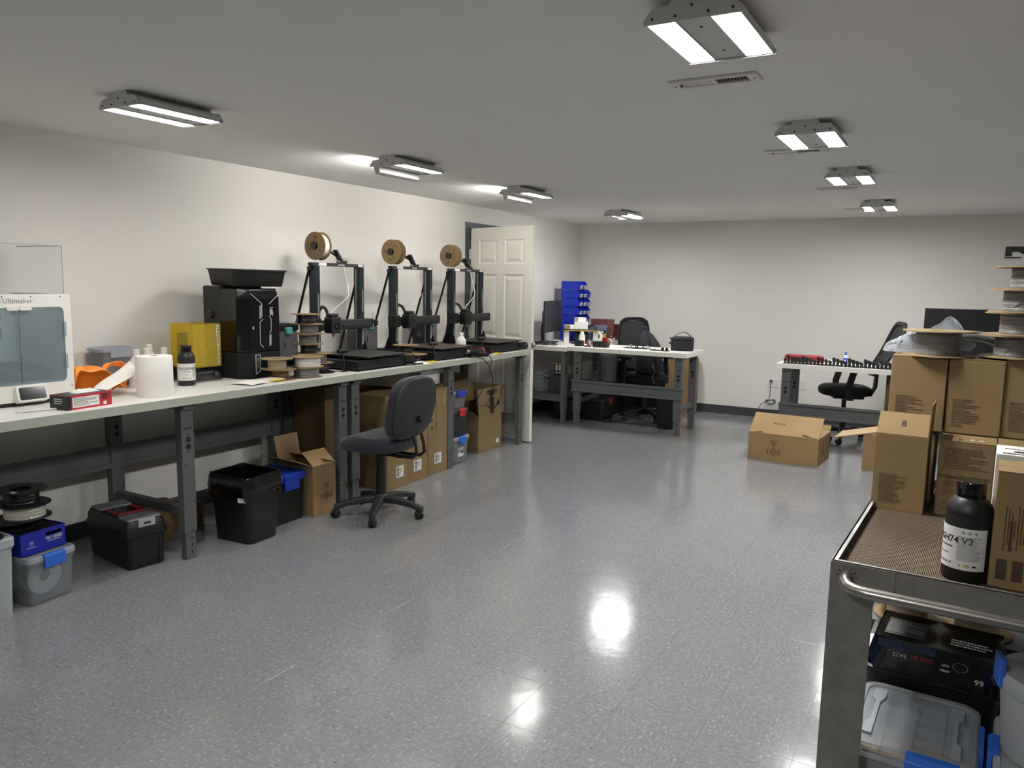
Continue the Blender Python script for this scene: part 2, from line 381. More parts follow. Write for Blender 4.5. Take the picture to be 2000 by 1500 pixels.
# ---- door frame and door
fr = B()
for y in (DY0, DY1):
    s = -1 if y == DY0 else 1
    fr.box(XL-.13, XL+.012, min(y, y+s*.052), max(y, y+s*.052), 0, DZ)
fr.box(XL-.13, XL+.012, DY0-.052, DY1+.052, DZ, DZ+.055)
fr.box(XL-.075, XL-.055, DY0, DY0+.016, 0, DZ).box(XL-.075, XL-.055, DY1-.016, DY1, 0, DZ).box(XL-.075, XL-.055, DY0, DY1, DZ-.016, DZ)
struct('trim_1', fr, 'frame_blue', bevel=.002)
DW, DH, DT = .845, 2.055, .036
door = bpy.data.objects.new('door_1', None); COL.objects.link(door); door['kind'] = 'structure'
door['label'] = 'open white six-panel door hinged on the blue-grey frame'
door.location = (XL+.045, DY0+.012, .012); door.rotation_euler = (0, 0, math.atan2(6.452-(DY0+.012), -3.497-(XL+.045)))
# door local: x from hinge to free edge, front face toward the camera at y = -DT/2
px = [(.115, .375), (.475, .735)]; pz = [(.235, .845), (.985, 1.6), (1.70, 1.935)]
b = B(); xs = [0, px[0][0], px[0][1], px[1][0], px[1][1], DW]; zs = [0, pz[0][0], pz[0][1], pz[1][0], pz[1][1], pz[2][0], pz[2][1], DH]
for i in range(5):
    for k in range(7):
        if not (i in (1, 3) and k in (1, 3, 5)): b.box(xs[i], xs[i+1], -DT/2, DT/2, zs[k], zs[k+1])
obj('door_leaf', b, 'door_white', door)
for x0, x1 in px:
    for z0, z1 in pz:
        b = B()
        for s in (-1, 1):
            f = lambda e, y: [(x0+e, s*y, z0+e), (x1-e, s*y, z0+e), (x1-e, s*y, z1-e), (x0+e, s*y, z1-e)]
            b.loft([f(0, DT/2), f(.012, DT/2-.009), f(.024, DT/2-.009), f(.05, DT/2-.002)], False, True)
        obj('door_panel', b, 'door_white', door)
b = B()
for s in (-1, 1):
    b.lathe([(.033, 0), (.033, .006), (.012, .008), (.012, .035), (.026, .045), (.03, .058), (.026, .07), (.012, .075)], 20, X=Matrix.Translation((DW-.065, s*DT/2, .93)) @ Euler((s*-PI/2 if s > 0 else PI/2, 0, 0)).to_matrix().to_4x4())
obj('door_knob', b, 'steel', door, smooth=True)
obj('latch_plate', B().box(DW-.001, DW+.0015, -.013, .013, .9, .96).box(DW, DW+.012, -.007, .007, .92, .94), 'steel', door)
for z in (.25, 1.02, 1.8):
    obj('hinge', B().box(-.03, 0, DT/2-.004, DT/2+.002, z-.045, z+.045).cyl((-.012, -DT/2-.006, z-.05), (-.012, -DT/2-.006, z+.05), .007, n=10).box(-.045, -.003, -DT/2-.003, -DT/2, z-.045, z+.045), 'white_metal', door)
# ---- wall outlets
def outlet(x, y, z, rz, label, group=None, gang=1):
    t = thing('wall_outlet', label, 'outlet', (x, y, z), rz, group)
    obj('cover_plate', B().cb((0, .003, 0), (.075*gang, .006, .118)), 'white_plastic', t, bevel=.002)
    for g_ in range(gang):
        xo = (g_-(gang-1)/2)*.046*1.6
        for dz in (-.022, .022):
            obj('receptacle', B().lathe([(.016, 0), (.016, .003), (.014, .004)], 16, X=Matrix.Translation((xo, .0, dz)) @ Euler((PI/2, 0, 0)).to_matrix().to_4x4()), 'label_white', t)
            obj('slot', B().cb((xo-.006, -.0042, dz+.002), (.002, .001, .008)).cb((xo+.006, -.0042, dz+.002), (.002, .001, .008)), 'hole', t)
    return t
outlet(-1.80, YF-.006, .425, 0, 'white double wall outlet with a black plug, left of the right-hand desk leg', gang=2)
outlet(-1.49, YF-.006, .425, 0, 'white wall outlet without a plug, seen right of the right-hand desk leg')
outlet(XL+.006, 5.19, 1.205, 90, 'white wall outlet above the printer row between the first and second printer')
outlet(XL+.006, 4.14, .325, 90, 'white wall outlet low on the left wall under the benches')
t = thing('power_lead', 'black power cord with bundled coils hanging from the back wall outlet', 'cord', (-1.83, YF-.02, 0))
obj('plug', B().cb((0, -.012, .445), (.026, .03, .022)), 'black', t, bevel=.003)
P = [(0, -.02, .44)] + [(.0, -.03, z/100) for z in range(42, 24, -3)]
obj('cable', B().tube(P + [(-.005, -.05, .22), (-.09, -.06, .17), (-.13, -.06, .1), (-.135, -.06, .04), (-.12, -.1, .004), (0, -.16, .004)], .004, 6), 'black', t, smooth=True)
b = B()
for k in range(3):
    b.tube([(.02+.05*math.cos(a)-.02*k*.3, -.045-.012*k, .205+.022*math.sin(a)*(1+.15*k)+.01*math.sin(2*a+k)) for a in [i*2*PI/14 for i in range(15)]], .004, 6)
obj('coil', b, 'black', t, smooth=True)
# ---- ceiling lamps
lamp_mat('lens_right', LAMP_L, (1.0, .99, .98)); lamp_mat('lens_far', LAMP_L*.8, (1.0, .99, .98)); lamp_mat('lens_left', LAMP_L_LEFT, (1.0, .965, .91))
def ceiling_lamp(x, y, label, lens, left=0., right=0.):
    """two-lens linear high bay: left/right = tilt of each lens tray about its inner edge (degrees)"""
    t = thing('ceiling_lamp', label, 'ceiling lamp', (x, y, H), 0, 'flat two-lens ceiling lamps in two rows')
    prof = [(-.136,-.064),(.136,-.064),(.136,-.052),(.112,-.024),(.066,-.02),(.054,0),(-.054,0),(-.066,-.02),(-.112,-.024),(-.136,-.052)]
    for s in (-1, 1):
        obj('end_plate', B().prism(prof, s*.209, s*.2135, 'y'), 'white_metal', t)
        b = B()
        for q in (-.11, -.045, 0, .045, .11): b.cyl((q, s*.213, -.05 if abs(q) > .01 else -.028), (q, s*.2155, -.05 if abs(q) > .01 else -.028), .004, n=8)
        obj('screw', b, 'darkgrey', t)
    obj('housing', B().prism([(-.047,-.058),(.047,-.058),(.047,-.03),(.062,-.02),(.052,-.002),(-.052,-.002),(-.062,-.02),(-.047,-.03)], -.209, .209, 'y'), 'white_metal', t)
    obj('channel_screw', stuff=True, b=B().cyl((0,-.12,-.058),(0,-.12,-.06),.005,n=8).cyl((0,.12,-.058),(0,.12,-.06),.005,n=8), m='darkgrey', parent=t)
    for s, tilt in ((-1, left), (1, right)):
        X = Matrix.Translation((s*.047, 0, -.056)) @ Matrix.Rotation(math.radians(-s*tilt), 4, 'Y')
        if tilt > 45: X = Matrix.Translation((s*.092, 0, -.107)) @ Matrix.Rotation(math.radians(-s*tilt), 4, 'Y')
        tr = obj('lens_tray', B().prism([(0,0),(s*.083,0),(s*.083,.016),(s*.06,.032),(0,.032)], -.204, .204, 'y', X=X).box(min(0,s*.003), max(0,s*.003), -.204, .204, -.006, .001, X=X).box(min(s*.08,s*.083), max(s*.08,s*.083), -.204, .204, -.006, .001, X=X).box(min(0,s*.083), max(0,s*.083), -.204, -.199, -.006, .001, X=X).box(min(0,s*.083), max(0,s*.083), .199, .204, -.006, .001, X=X), 'white_metal', t)
        obj('lens', B().box(min(s*.0032,s*.0798), max(s*.0032,s*.0798), -.198, .198, -.0035, -.0005, X=X), lens, tr)
    return t
RX = -.68; LXc = -3.142
for y, lb, tl in ((2.331, 'nearest lamp of the right ceiling row, cut by the top of the picture', 0), (4.086, 'second lamp from the camera in the right ceiling row', 0), (5.655, 'third lamp from the camera in the right ceiling row', 0), (7.68, 'farthest lamp of the right ceiling row, nearest the back wall', 8)):
    ceiling_lamp(RX, y, lb, 'lens_right', tl, tl)
for y, lb, l_, r_ in ((2.31, 'nearest lamp of the left ceiling row, both lenses flat', 0, 0), (4.086, 'second lamp of the left ceiling row, one lens tray hanging turned to the wall', 74, 0), (5.676, 'third lamp of the left ceiling row, one lens tray hanging, above the door', 74, 0), (7.79, 'farthest lamp of the left ceiling row, near the room corner', 12, 12)):
    ceiling_lamp(LXc, y, lb, 'lens_left' if y < 7 else 'lens_far', l_, r_)
ceiling_lamp(RX, -.25, 'lamp of the right ceiling row just behind the camera', 'lens_right'); ceiling_lamp(LXc, -.25, 'lamp of the left ceiling row just behind the camera', 'lens_left')
# ---- ceiling air registers
def register(x, y, label):
    t = thing('air_register', label, 'air vent', (x, y, H), 0, 'white air registers beside the right lamp row')
    b = B()
    for x0, x1, y0, y1 in ((-.165,.165,-.056,-.036),(-.165,.165,.036,.056),(-.165,-.125,-.036,.036),(.125,.165,-.036,.036),(-.006,.006,-.036,.036)): b.box(x0, x1, y0, y1, -.011, 0)
    obj('frame', b, 'white_plastic', t, bevel=.003)
    obj('duct_backing', B().box(-.125, .125, -.036, .036, -.0008, 0), 'hole', t)
    for k in range(20):
        xk = -.118 + k*.0122 if k < 10 else .012 + (k-10)*.0118
        obj('slat', B().rb((xk, 0, -.0065), (.0085 if k < 10 else .005, .072, .0012), ry=-.35 if k < 10 else .9), 'white_plastic', t)
    obj('damper_lever', B().cb((-.128, 0, -.009), (.008, .012, .012)), 'darkgrey', t)
    obj('screw', B().cyl((-.15,0,-.011),(-.15,0,-.013),.004,n=8).cyl((.15,0,-.011),(.15,0,-.013),.004,n=8), 'darkgrey', t)
for y, lb in ((3.0, 'white air register just behind the nearest right ceiling lamp'), (4.69, 'white air register behind the second right ceiling lamp'), (6.52, 'white air register behind the third right ceiling lamp'), (8.26, 'white air register closest to the back wall')):
    register(-.862, y, lb)
# ================================================================ benches
def leg(parent, x, y, h, face, w=.078, foot_h=.155):
    """steel bench leg: telescoping channel; face = -1 front face toward local -y"""
    up = B().box(x-w/2, x+w/2, y-.025, y+.025, foot_h, h)
    o = obj('leg', up, 'bench_grey', parent, bevel=.002)
    obj('foot', B().box(x-w/2+.008, x+w/2-.008, y-.021, y+.021, 0, foot_h+.02), 'bench_grey', o, bevel=.0015)
    b = B(); yf = y+face*.0252
    X = lambda px_, pz_, r, n=8: b.cyl((px_, yf-face*.001, pz_), (px_, yf+face*.0006, pz_), r, n=n)
    X(x+.002, h-.165, .017, 6); X(x+.002, h-.205, .017, 6)
    for dx, dz in ((0,-.138),(0,-.232),(-.022,-.3),(.028,-.29),(.03,-.4),(.03,-.51),(.012,-.67)): X(x+dx, h+dz, .0042)
    obj('knockout', b, 'hole', o, stuff=True)
    b = B()
    for k in range(3): b.cb((x+.006, y+face*.0212, .03+.04*k+.01), (.006, .001, .018))
    obj('slot', b, 'hole', o, stuff=True)
    b = B().cb((x-.02, yf, h-.105), (.007, .0006, .008))
    for k in range(5): b.cb((x-.009+k*.008, yf, h-.105), (.006, .0006, .007))
    obj('maker_mark', b, 'hole', o)
    return o
def bench(name, label, loc, rz, L, D, h, legs, topm=('laminate', 'edge_band'), stringer='rear', th=.044, over=.05, sz=(.43, .56), shelf=None, group=None):
    t = thing(name, label, 'workbench', loc, rz, group)
    b = B().box(-L/2, L/2, -D/2, D/2, h-.0015, h); b.box(-L/2, L/2, -D/2, D/2, h-th, h-.0015, m=1)
    obj('bench_top', b, list(topm), t)
    hl = h-th-.03
    for x in legs:
        leg(t, x, -D/2+over+.025, hl, -1); leg(t, x, D/2-.06, hl, -1)
        obj('crossbar', B().box(x-.02, x+.02, -D/2+over+.05, D/2-.085, .24, .29), 'bench_grey', t, bevel=.003)
        obj('top_channel', B().box(x-.035, x+.035, -D/2+.03, D/2-.03, hl, h-th), 'bench_grey', t)
    if stringer:
        y = D/2-.07 if stringer == 'rear' else -D/2+over-.006
        b = B().box(-L/2+.04, L/2-.04, y-.006, y+.006, sz[0], sz[1]).box(-L/2+.04, L/2-.04, y-.02, y-.006, sz[1]-.025, sz[1]).box(-L/2+.04, L/2-.04, y-.02, y-.006, sz[0], sz[0]+.025)
        obj('stringer', b, 'bench_grey', t, bevel=.002)
    return t
BH = .905; EX = -3.472; BD = .762
bench('workbench', 'long grey-legged workbench with white top nearest the camera on the left', (EX-BD/2, (1.498+3.936)/2, 0), 90, 2.436, BD, BH, (-1.195, -.055, 1.155), group='benches along the left wall')
bench('workbench', 'long grey-legged workbench holding the row of tall printers', (EX-BD/2, (3.938+6.389)/2, 0), 90, 2.449, BD, BH, (-1.165, -.01, 1.165), group='benches along the left wall')
D1H = .857
bench('work_desk', 'grey steel desk with white top and front beam before the mesh chair', (-2.97, 7.845, 0), 0, 1.32, .62, D1H, (-.565, .565), ('desk_white', 'desk_white'), 'front', sz=(.375, .50))
bench('corner_desk', 'white-topped desk in the far left corner under the blue bins', (-3.985, 8.38, 0), 90, 1.68, .69, .845, (-.78, .78), ('desk_white', 'desk_white'), None, over=.03)
D2H = .812
bench('work_desk', 'grey steel desk behind the cartons on the right, rows of small black parts on it', (-.55, 7.96, 0), 0, 1.84, .62, D2H, (-.83, .83), ('desk_white', 'desk_white'), 'front', sz=(.30, .435))
# ================================================================ reusable things
CACHE = {}
def cached(key, fn):
    if key not in CACHE: CACHE[key] = fn()
    return CACHE[key]
def spool(label, loc, fil='fil_grey', flange='spool_card', R=.1, W=.066, rf=.07, rot=None, group=None, hole=.027, ft=.0035, rz=0, tail=False):
    t = thing('filament_spool', label, 'spool', loc, rz, group, rot)
    fl = cached(('fl', R, hole, ft, flange), lambda: B().ring(R, hole, 0, ft, 40).mesh('flange', flange))
    obj('flange', fl, parent=t); obj('flange', fl, parent=t, loc=(0, 0, W-ft))
    def body():
        p = [(hole+.002, ft)]; n = 13
        for k in range(n*2+1): p.append((rf + (.0006 if k % 2 else 0) + .0005*math.sin(k*.9), ft + (W-2*ft)*k/(2*n)))
        p.append((hole+.002, W-ft)); p.append(p[0])
        return B().lathe(p, 32, cap0=False, cap1=False).mesh('filament', fil, True, 30)
    obj('filament', cached(('fb', R, W, rf, fil, hole), body), parent=t)
    if tail:
        obj('filament_tail', B().tube([(rf*math.cos(a)*(1+.05*k), rf*math.sin(a)*(1+.05*k), W*.2+.012*k) for k, a in enumerate([-2.2+.18*i for i in range(7)])], .0012, 5), fil, t)
    return t
def spool_print(t, W=.066, z=None, side=1):
    """slots and stamped marks on a cardboard flange"""
    zz = (W+.0004) if side > 0 else -.0004
    b = B()
    for a in (.5, 2.6, 4.7): b.rb((.055*math.cos(a), .055*math.sin(a), zz), (.024, .005, .0006), rz=a)
    obj('flange_slot', b, 'print_brown', t)
    b = B()
    for a in (3.9, 5.4): b.ring(.023, .0215, zz-.0003, zz+.0003, 20, (.07*math.cos(a), .07*math.sin(a), 0))
    obj('stamp', b, 'print_brown', t)
    rows(t, .035, .02, 4, (-.055, .03, zz), TOP, 'print_brown', seed=3); rows(t, .04, .014, 3, (.03, .058, zz), TOP, 'print_brown', seed=4)
def bottle(label, loc, rz=0, s=1., label_txt=True, wrap=0., group=None):
    """black resin bottle: body, ribbed cap, white wrap label (wrap turns the printed front)"""
    t = thing('resin_bottle', label, 'bottle', loc, rz, group)
    R = .046*s; h = .155*s
    obj('body', B().lathe([(R*.93,0),(R,.006),(R,h*.93),(R*.985,h*.95),(R,h*.97),(R,h),(R*.93,h+.012*s),(R*.72,h+.026*s),(R*.55,h+.032*s),(R*.55,h+.036*s)], 36), 'black', t, smooth=True)
    cap = B(); c0 = h+.034*s; rc = R*.62
    n = 44; secs = []
    for z, k in ((c0,1),(c0+.026*s,1),(c0+.03*s,.95),(c0+.03*s,.8)): secs.append([(rc*k*(1+(.02 if i % 2 and k == 1 else 0))*math.cos(2*PI*i/n), rc*k*(1+(.02 if i % 2 and k == 1 else 0))*math.sin(2*PI*i/n), z) for i in range(n)])
    cap.loft(secs); cap.ring(rc*1.02, rc*.9, c0-.006*s, c0-.001*s, 30)
    obj('cap', cap, 'black_gloss', t, smooth=True)
    # label: curved band around the front
    z0, z1 = .03*s, .122*s; a0, a1 = math.radians(-90-95), math.radians(-90+110)
    b = B(); RR = R+.0006
    b.sheet(lambda u, v: (RR*math.cos(a0+(a1-a0)*u), RR*math.sin(a0+(a1-a0)*u), z0+(z1-z0)*v), 30, 1, .0004)
    obj('wrap_label', b, 'label_white', t, smooth=True)
    def curved(me, a, z):      # bend flat lettering around the bottle
        me = me.copy()
        for v in me.vertices:
            th = math.radians(-90) + a + v.co.x/RR; r = RR + .0005 + v.co.z; zz = z + v.co.y
            v.co = (r*math.cos(th), r*math.sin(th), zz)
        return me
    if label_txt:
        def flat(s_, size, m_, bold=0.):
            o = txt(None, s_, size, (0,0,0), TOP, m_, bold=bold); me = o.data; bpy.data.objects.remove(o); return me
        obj('lettering', curved(flat('TOUGH74 V2', .0205*s, 'print_black', .0003), 0, .094*s), parent=t)
        bb = B()
        for i in range(8): bb.cb((-.02*s+i*.0055*s, 0, 0), (.0055*s, .0022*s, .0004))
        obj('rule', curved(bb.mesh('rule', 'print_black'), 0, .078*s), parent=t)
        bb = B()
        for i in range(5): bb.ring(.0028*s, .0018*s, 0, .0004, 10, (-.018*s+.009*s*i, 0, 0))
        for i in range(6): bb.cb((-.01*s+i*.004*s, .02*s, 0), (.003*s, .0015*s, .0004))
        obj('pictogram', curved(bb.mesh('pictogram', 'print_black'), 0, .042*s), parent=t)
        # side panel of fine print, hazard diamonds
        bb = B(); rnd = random.Random(5)
        for i in range(24):
            x = -.023*s; e_ = (.012+.012*rnd.random())*s
            while x < e_:
                l = .003*s+.004*s*rnd.random(); bb.cb((x+l/2, (.03-i*.0023)*s, 0), (l, .0009*s, .0004)); x += l+.0008*s
        obj('fine_print', curved(bb.mesh('fine_print', 'grey_print'), 1.16, .074*s), parent=t)
        bb = B()
        for i in range(3):
            for q in range(4):
                a = q*PI/2; bb.rb(((-.013+i*.012+.0025*math.cos(a+PI/4))*s, .0025*s*math.sin(a+PI/4), 0), (.0052*s, .0006*s, .0004), rz=a+3*PI/4)
            bb.cb(((-.013+i*.012)*s, 0, 0), (.0012*s, .003*s, .0004))
        obj('hazard_mark', curved(bb.mesh('hazard_mark', 'print_black'), 1.16, .113*s), parent=t)
        bb = B()
        for i in range(2): bb.ring(.0028*s, .0018*s, 0, .0004, 3+i*4, (-.016*s+.016*s*i, 0, 0))
        bb.cb((.012*s, 0, 0), (.008*s, .004*s, .0004)); bb.cb((-.006*s, .0, 0), (.005*s, .006*s, .0004), m=1)
        obj('recycling_mark', curved(bb.mesh('recycling_mark', ['print_black', 'yellow']), 1.16, .04*s), parent=t)
    return t
def white_bottle(label, loc, rz=0, s=1., h=.13, r=.04, group=None, lab=True):
    t = thing('solvent_bottle', label, 'bottle', loc, rz, group)
    obj('body', B().lathe([(r*.94,0),(r,.005),(r,h*.66),(r*.96,h*.72),(r*.45,h*.9),(r*.38,h*.92),(r*.38,h*.94)], 30), 'white_plastic', t, smooth=True)
    obj('cap', B().lathe([(r*.44,h*.93),(r*.44,h*1.08),(r*.36,h*1.1)], 20), 'white_plastic', t, smooth=True)
    if lab: obj('label_mark', B().cb((0.01, -r-.0005, h*.4), (.02, .001, .006)), 'print_black', t)
    return t
def flap(parent, w, l, X, m, t=.0035, name='flap'):
    """panel hinged at its lower edge: local x width, local z length"""
    return obj(name, B().box(-w/2, w/2, -t/2, t/2, 0, l, X=X), m, parent)
def carton(label, loc, rz, w, d, h, m='card', flaps=None, fl=None, t=.0035, cat='cardboard box', group=None, tape=True, name='carton', seam=True):
    """flaps: None closed, else dict side->angle from upright (positive = outward)"""
    T = thing(name, label, cat, loc, rz, group)
    if flaps is None:
        obj('body', B().box(-w/2, w/2, -d/2, d/2, 0, h-.0025), m, T, bevel=.003)
        lid = B().box(-w/2, w/2, -d/2, -.001, h-.0025, h).box(-w/2, w/2, .001, d/2, h-.0025, h)
        obj('top_flap', lid, m, T)
        if tape: plate(T, .048, d*.99, (0, 0, h+.0004), TOP, 'card_light' if tape is True else tape, 'tape')
        return T
    b = B().box(-w/2, w/2, -d/2, d/2, 0, t)
    b.box(-w/2, w/2, -d/2, -d/2+t, t, h).box(-w/2, w/2, d/2-t, d/2, t, h).box(-w/2, -w/2+t, -d/2+t, d/2-t, t, h).box(w/2-t, w/2, -d/2+t, d/2-t, t, h)
    obj('body', b, m, T, bevel=.0012)
    fl = fl or {}
    for side, a in flaps.items():
        a = math.radians(a); Rm = Matrix.Rotation
        l = fl.get(side, d/2 if side in ('front', 'back') else min(d, w)/2)
        if side == 'front': X = Matrix.Translation((0, -d/2+t/2, h)) @ Rm(a, 4, 'X'); ww = w
        elif side == 'back': X = Matrix.Translation((0, d/2-t/2, h)) @ Rm(-a, 4, 'X'); ww = w
        elif side == 'left': X = Matrix.Translation((-w/2+t/2, 0, h)) @ Rm(-a, 4, 'Y') @ Rm(PI/2, 4, 'Z'); ww = d
        else: X = Matrix.Translation((w/2-t/2, 0, h)) @ Rm(a, 4, 'Y') @ Rm(PI/2, 4, 'Z'); ww = d
        flap(T, ww*.99, l, X, 'card_light' if m == 'card' else m)
    return T
def tote(label, loc, rz, w, d, h, body='tote_clear', lid='lid_clear', latch='blue_latch', r=.03, taper=.9, lid_h=.03, latches=('front',), group=None, latch_w=.1):
    t = thing('storage_tote', label, 'plastic tote', loc, rz, group)
    hb = h-lid_h*.5; q = .004
    outer = [rrect(w*taper-.004, d*taper-.004, r*.8, 0), rrect(w*taper, d*taper, r, .008), rrect(w*.97, d*.97, r, hb)]
    inner = [rrect(w*.97-2*q, d*.97-2*q, r-q, hb), rrect(w*taper-2*q, d*taper-2*q, r-q, .008+q), rrect(w*taper-.02, d*taper-.02, r*.6, .006+q)]
    obj('body', B().loft(outer+inner, True, True), body, t, smooth=True)
    obj('body_rib', B().loft([rrect(w*.985, d*.985, r, hb-.03), rrect(w*.99, d*.99, r, hb-.028), rrect(w*.99, d*.99, r, hb-.012), rrect(w*.985, d*.985, r, hb-.01)]), body, t, smooth=True)
    if lid:
        obj('lid', B().loft([rrect(w, d, r, h-lid_h), rrect(w*1.02, d*1.02, r, h-lid_h+.004), rrect(w*1.02, d*1.02, r, h-.008), rrect(w*.99, d*.99, r, h), rrect(w*.9, d*.9, r, h), rrect(w*.89, d*.89, r, h-.005)]), lid, t, smooth=True)
    for side in latches:
        X = {'front': Matrix.Identity(4), 'back': Matrix.Rotation(PI, 4, 'Z'), 'left': Matrix.Rotation(-PI/2, 4, 'Z'), 'right': Matrix.Rotation(PI/2, 4, 'Z')}[side]
        e = (d if side in ('front', 'back') else w)/2*1.02
        prof = [(-e-.001, h-lid_h*2.1), (-e-.012, h-lid_h*2), (-e-.012, h-.006), (-e-.006, h+.002), (-e+.012, h+.003), (-e+.012, h-.001), (-e-.001, h-.006)]
        obj('latch', B().prism(prof, -latch_w/2, latch_w/2, 'x', X=X), latch, t, bevel=.0015)
    return t
# ================================================================ on the near bench
Z = BH
# ---- white desktop printer with glass doors (far left, cut by the picture edge)
t = thing('enclosed_printer', 'white enclosed desktop 3D printer with blue-tinted glass doors', '3D printer', (-4.07, 2.0, Z), 90)
W_, D_, HH = .497, .48, .53
b = B(); f = -D_/2
b.box(-W_/2, W_/2, D_/2-.012, D_/2, .02, HH).box(-W_/2, -W_/2+.03, f+.01, D_/2-.012, .02, HH).box(W_/2-.03, W_/2, f+.01, D_/2-.012, .02, HH)
b.box(-W_/2+.03, W_/2-.03, f+.01, D_/2-.012, .02, .1)
obj('cabinet', b, 'white_plastic', t, bevel=.006, seg=3)
# front frame with rounded opening
def frame_with_hole(w, z0, z1, hw, hz0, hz1, r, y0, y1):
    n = 6; cz, hh = (hz0+hz1)/2, hz1-hz0
    inn = [(p[0], p[1]+cz) for p in rrect(hw, hh, r, n=n)]
    out = [(max(-w/2, min(w/2, p[0]*9)), max(z0, min(z1, cz+(p[1]-cz)*9))) for p in inn]
    b = B(); k = len(inn)
    vs = [(x, y0, z) for x, z in out] + [(x, y0, z) for x, z in inn] + [(x, y1, z) for x, z in out] + [(x, y1, z) for x, z in inn]
    fs = []
    for i in range(k):
        j = (i+1) % k
        fs += [(i, j, k+j, k+i), (2*k+j, 2*k+i, 3*k+i, 3*k+j), (k+i, k+j, 3*k+j, 3*k+i), (i, 2*k+i, 2*k+j, j)]
    return b.add(vs, fs)
obj('front_frame', frame_with_hole(W_, .02, HH, W_-.07, .10, HH-.062, .025, f, f+.012), 'white_plastic', t)
for s in (-1, 1):
    dr = obj('glass_door', B().box(min(s*.002, s*(W_/2-.04)), max(s*.002, s*(W_/2-.04)), f+.003, f+.007, .103, HH-.065), 'blue_glass', t)
    obj('door_handle', B().loft([[(p[0]+s*.029, f-.012, p[1]+HH-.066) for p in rrect(.056, .02, .009)], [(p[0]+s*.029, f+.002, p[1]+HH-.066) for p in rrect(.056, .02, .009)]]), 'white_plastic', dr, smooth=True)
obj('door_hinge', B().cb((W_/2-.037, f-.004, .2), (.012, .01, .07)).cb((W_/2-.037, f-.004, .36), (.012, .01, .07)), 'blue_glass', t)
obj('back_panel', B().box(-W_/2+.03, W_/2-.03, D_/2-.02, D_/2-.012, .1, HH), 'white_plastic', t)
b = B().box(-.19, .19, -.16, .14, .155, .163).box(-.2, .2, .15, .19, .11, .17)
obj('build_platform', b, 'smoke', t)
obj('z_column', B().box(-.09, -.06, .16, .2, .1, .5).box(-.01, .04, .16, .2, .1, .5), 'steel', t)
obj('print_head', B().box(-.06, .0, -.08, -.02, .4, .47).tube([(-.03,-.05,.47),(-.03,-.03,.56),(-.06,.04,.61),(-.09,.14,.6),(-.1,.2,.5)], .003, 6), 'black', t)
txt(t, 'U', .09, (.12, .218, .31), FRONT, 'grey_print', bold=.004)
txt(t, 'Ultimaker', .034, (.0, f-.0006, HH-.032), FRONT, 'grey_print')
b = B()
for x in (-.2, -.07, .06, .2): b.cyl((x, f, HH-.012), (x, f-.001, HH-.012), .0035, n=8)
b.cyl((.235, f, .075), (.235, f-.001, .075), .0035, n=8)
obj('screw', b, 'darkgrey', t)
X = Matrix.Translation((.03, f-.012, .058)) @ Matrix.Rotation(math.radians(-14), 4, 'X')
obj('display_bezel', B().loft([[(p[0], .016, p[1]) for p in rrect(.15, .085, .014)], [(p[0], -.012, p[1]) for p in rrect(.142, .077, .012)]], X=X), 'white_plastic', t, smooth=True)
obj('display_screen', B().loft([[(p[0], -.0118, p[1]) for p in rrect(.122, .06, .006)], [(p[0], -.0128, p[1]) for p in rrect(.122, .06, .006)]], X=X), 'black_gloss', t)
obj('foot_strip', B().box(-W_/2+.01, W_/2-.01, f+.01, D_/2-.02, 0, .02), 'black', t)
t = thing('acrylic_cover', 'clear acrylic cover standing on top of the white desktop printer', 'cover', (-4.07, 2.0, Z+HH), 90)
obj('front_pane', B().box(-.243, .243, -.2, -.196, 0, .235), 'acrylic', t)
obj('side_pane', B().box(-.243, -.239, -.196, .196, 0, .235).box(.239, .243, -.196, .196, 0, .235), 'acrylic', t)
obj('back_pane', B().box(-.239, .239, .192, .196, 0, .235), 'acrylic', t)
obj('top_pane', B().box(-.243, .243, -.2, .2, .235, .239), 'acrylic', t)
obj('pane_edge', B().box(-.243, .243, -.201, -.2, .234, .239).box(.2425, .244, -.201, -.197, 0, .239).box(.2425, .244, -.197, .2, .234, .239), 'acrylic_edge', t)
# ---- red glove box
t = thing('glove_carton', 'red and black disposable glove carton with white gloves showing on top', 'box', (-3.60, 2.142, Z), 97)
obj('body', B().box(-.118, .118, -.06, .06, 0, .068), 'red', t, bevel=.001)
obj('end_panel', B().box(-.1187, -.1178, -.0595, .0595, .003, .066).box(-.118, -.1, -.0606, -.0595, .002, .066), 'black', t)
obj('text_panel', B().box(-.094, .048, -.0606, -.0598, .01, .058), 'label_white', t)
rows(t, .13, .04, 6, (-.022, -.0609, .036), FRONT, 'grey_print', seed=8)
plate(t, .018, .016, (.078, -.0606, .014)); b = B()
for k in range(4): b.cb((.085-.003*k, -.0608, .058-.007*k), (.05-.008*k, .0006, .004))
obj('emblem', b, 'print_black', t)
rows(t, .06, .03, 3, (-.1191, 0, .04), LSIDE, 'print_white', seed=9)
obj('top_panel', B().box(-.117, .117, -.058, .058, .068, .0686), 'darkgrey', t)
def puff(w, d, h, seed, n=14):
    r = random.Random(seed); ph = [(r.uniform(2, 7), r.uniform(2, 7), r.uniform(0, 6), r.uniform(.2, 1)) for _ in range(5)]
    return lambda u, v: ((u-.5)*w, (v-.5)*d, h*(math.sin(PI*u)*math.sin(PI*v))**.5*(.55+.45*sum(a*math.sin(x*u*3+y*v*3+p) for x, y, p, a in ph)/2.2))
obj('glove', B().sheet(puff(.13, .05, .022, 3), 14, 8, .001, X=Matrix.Translation((.02, .0, .069))), 'white_plastic', t, smooth=True)
t = thing('plastic_scraper', 'flat white plastic scraper lying in front of the white printer', 'scraper', (-3.63, 1.955, Z), 74)
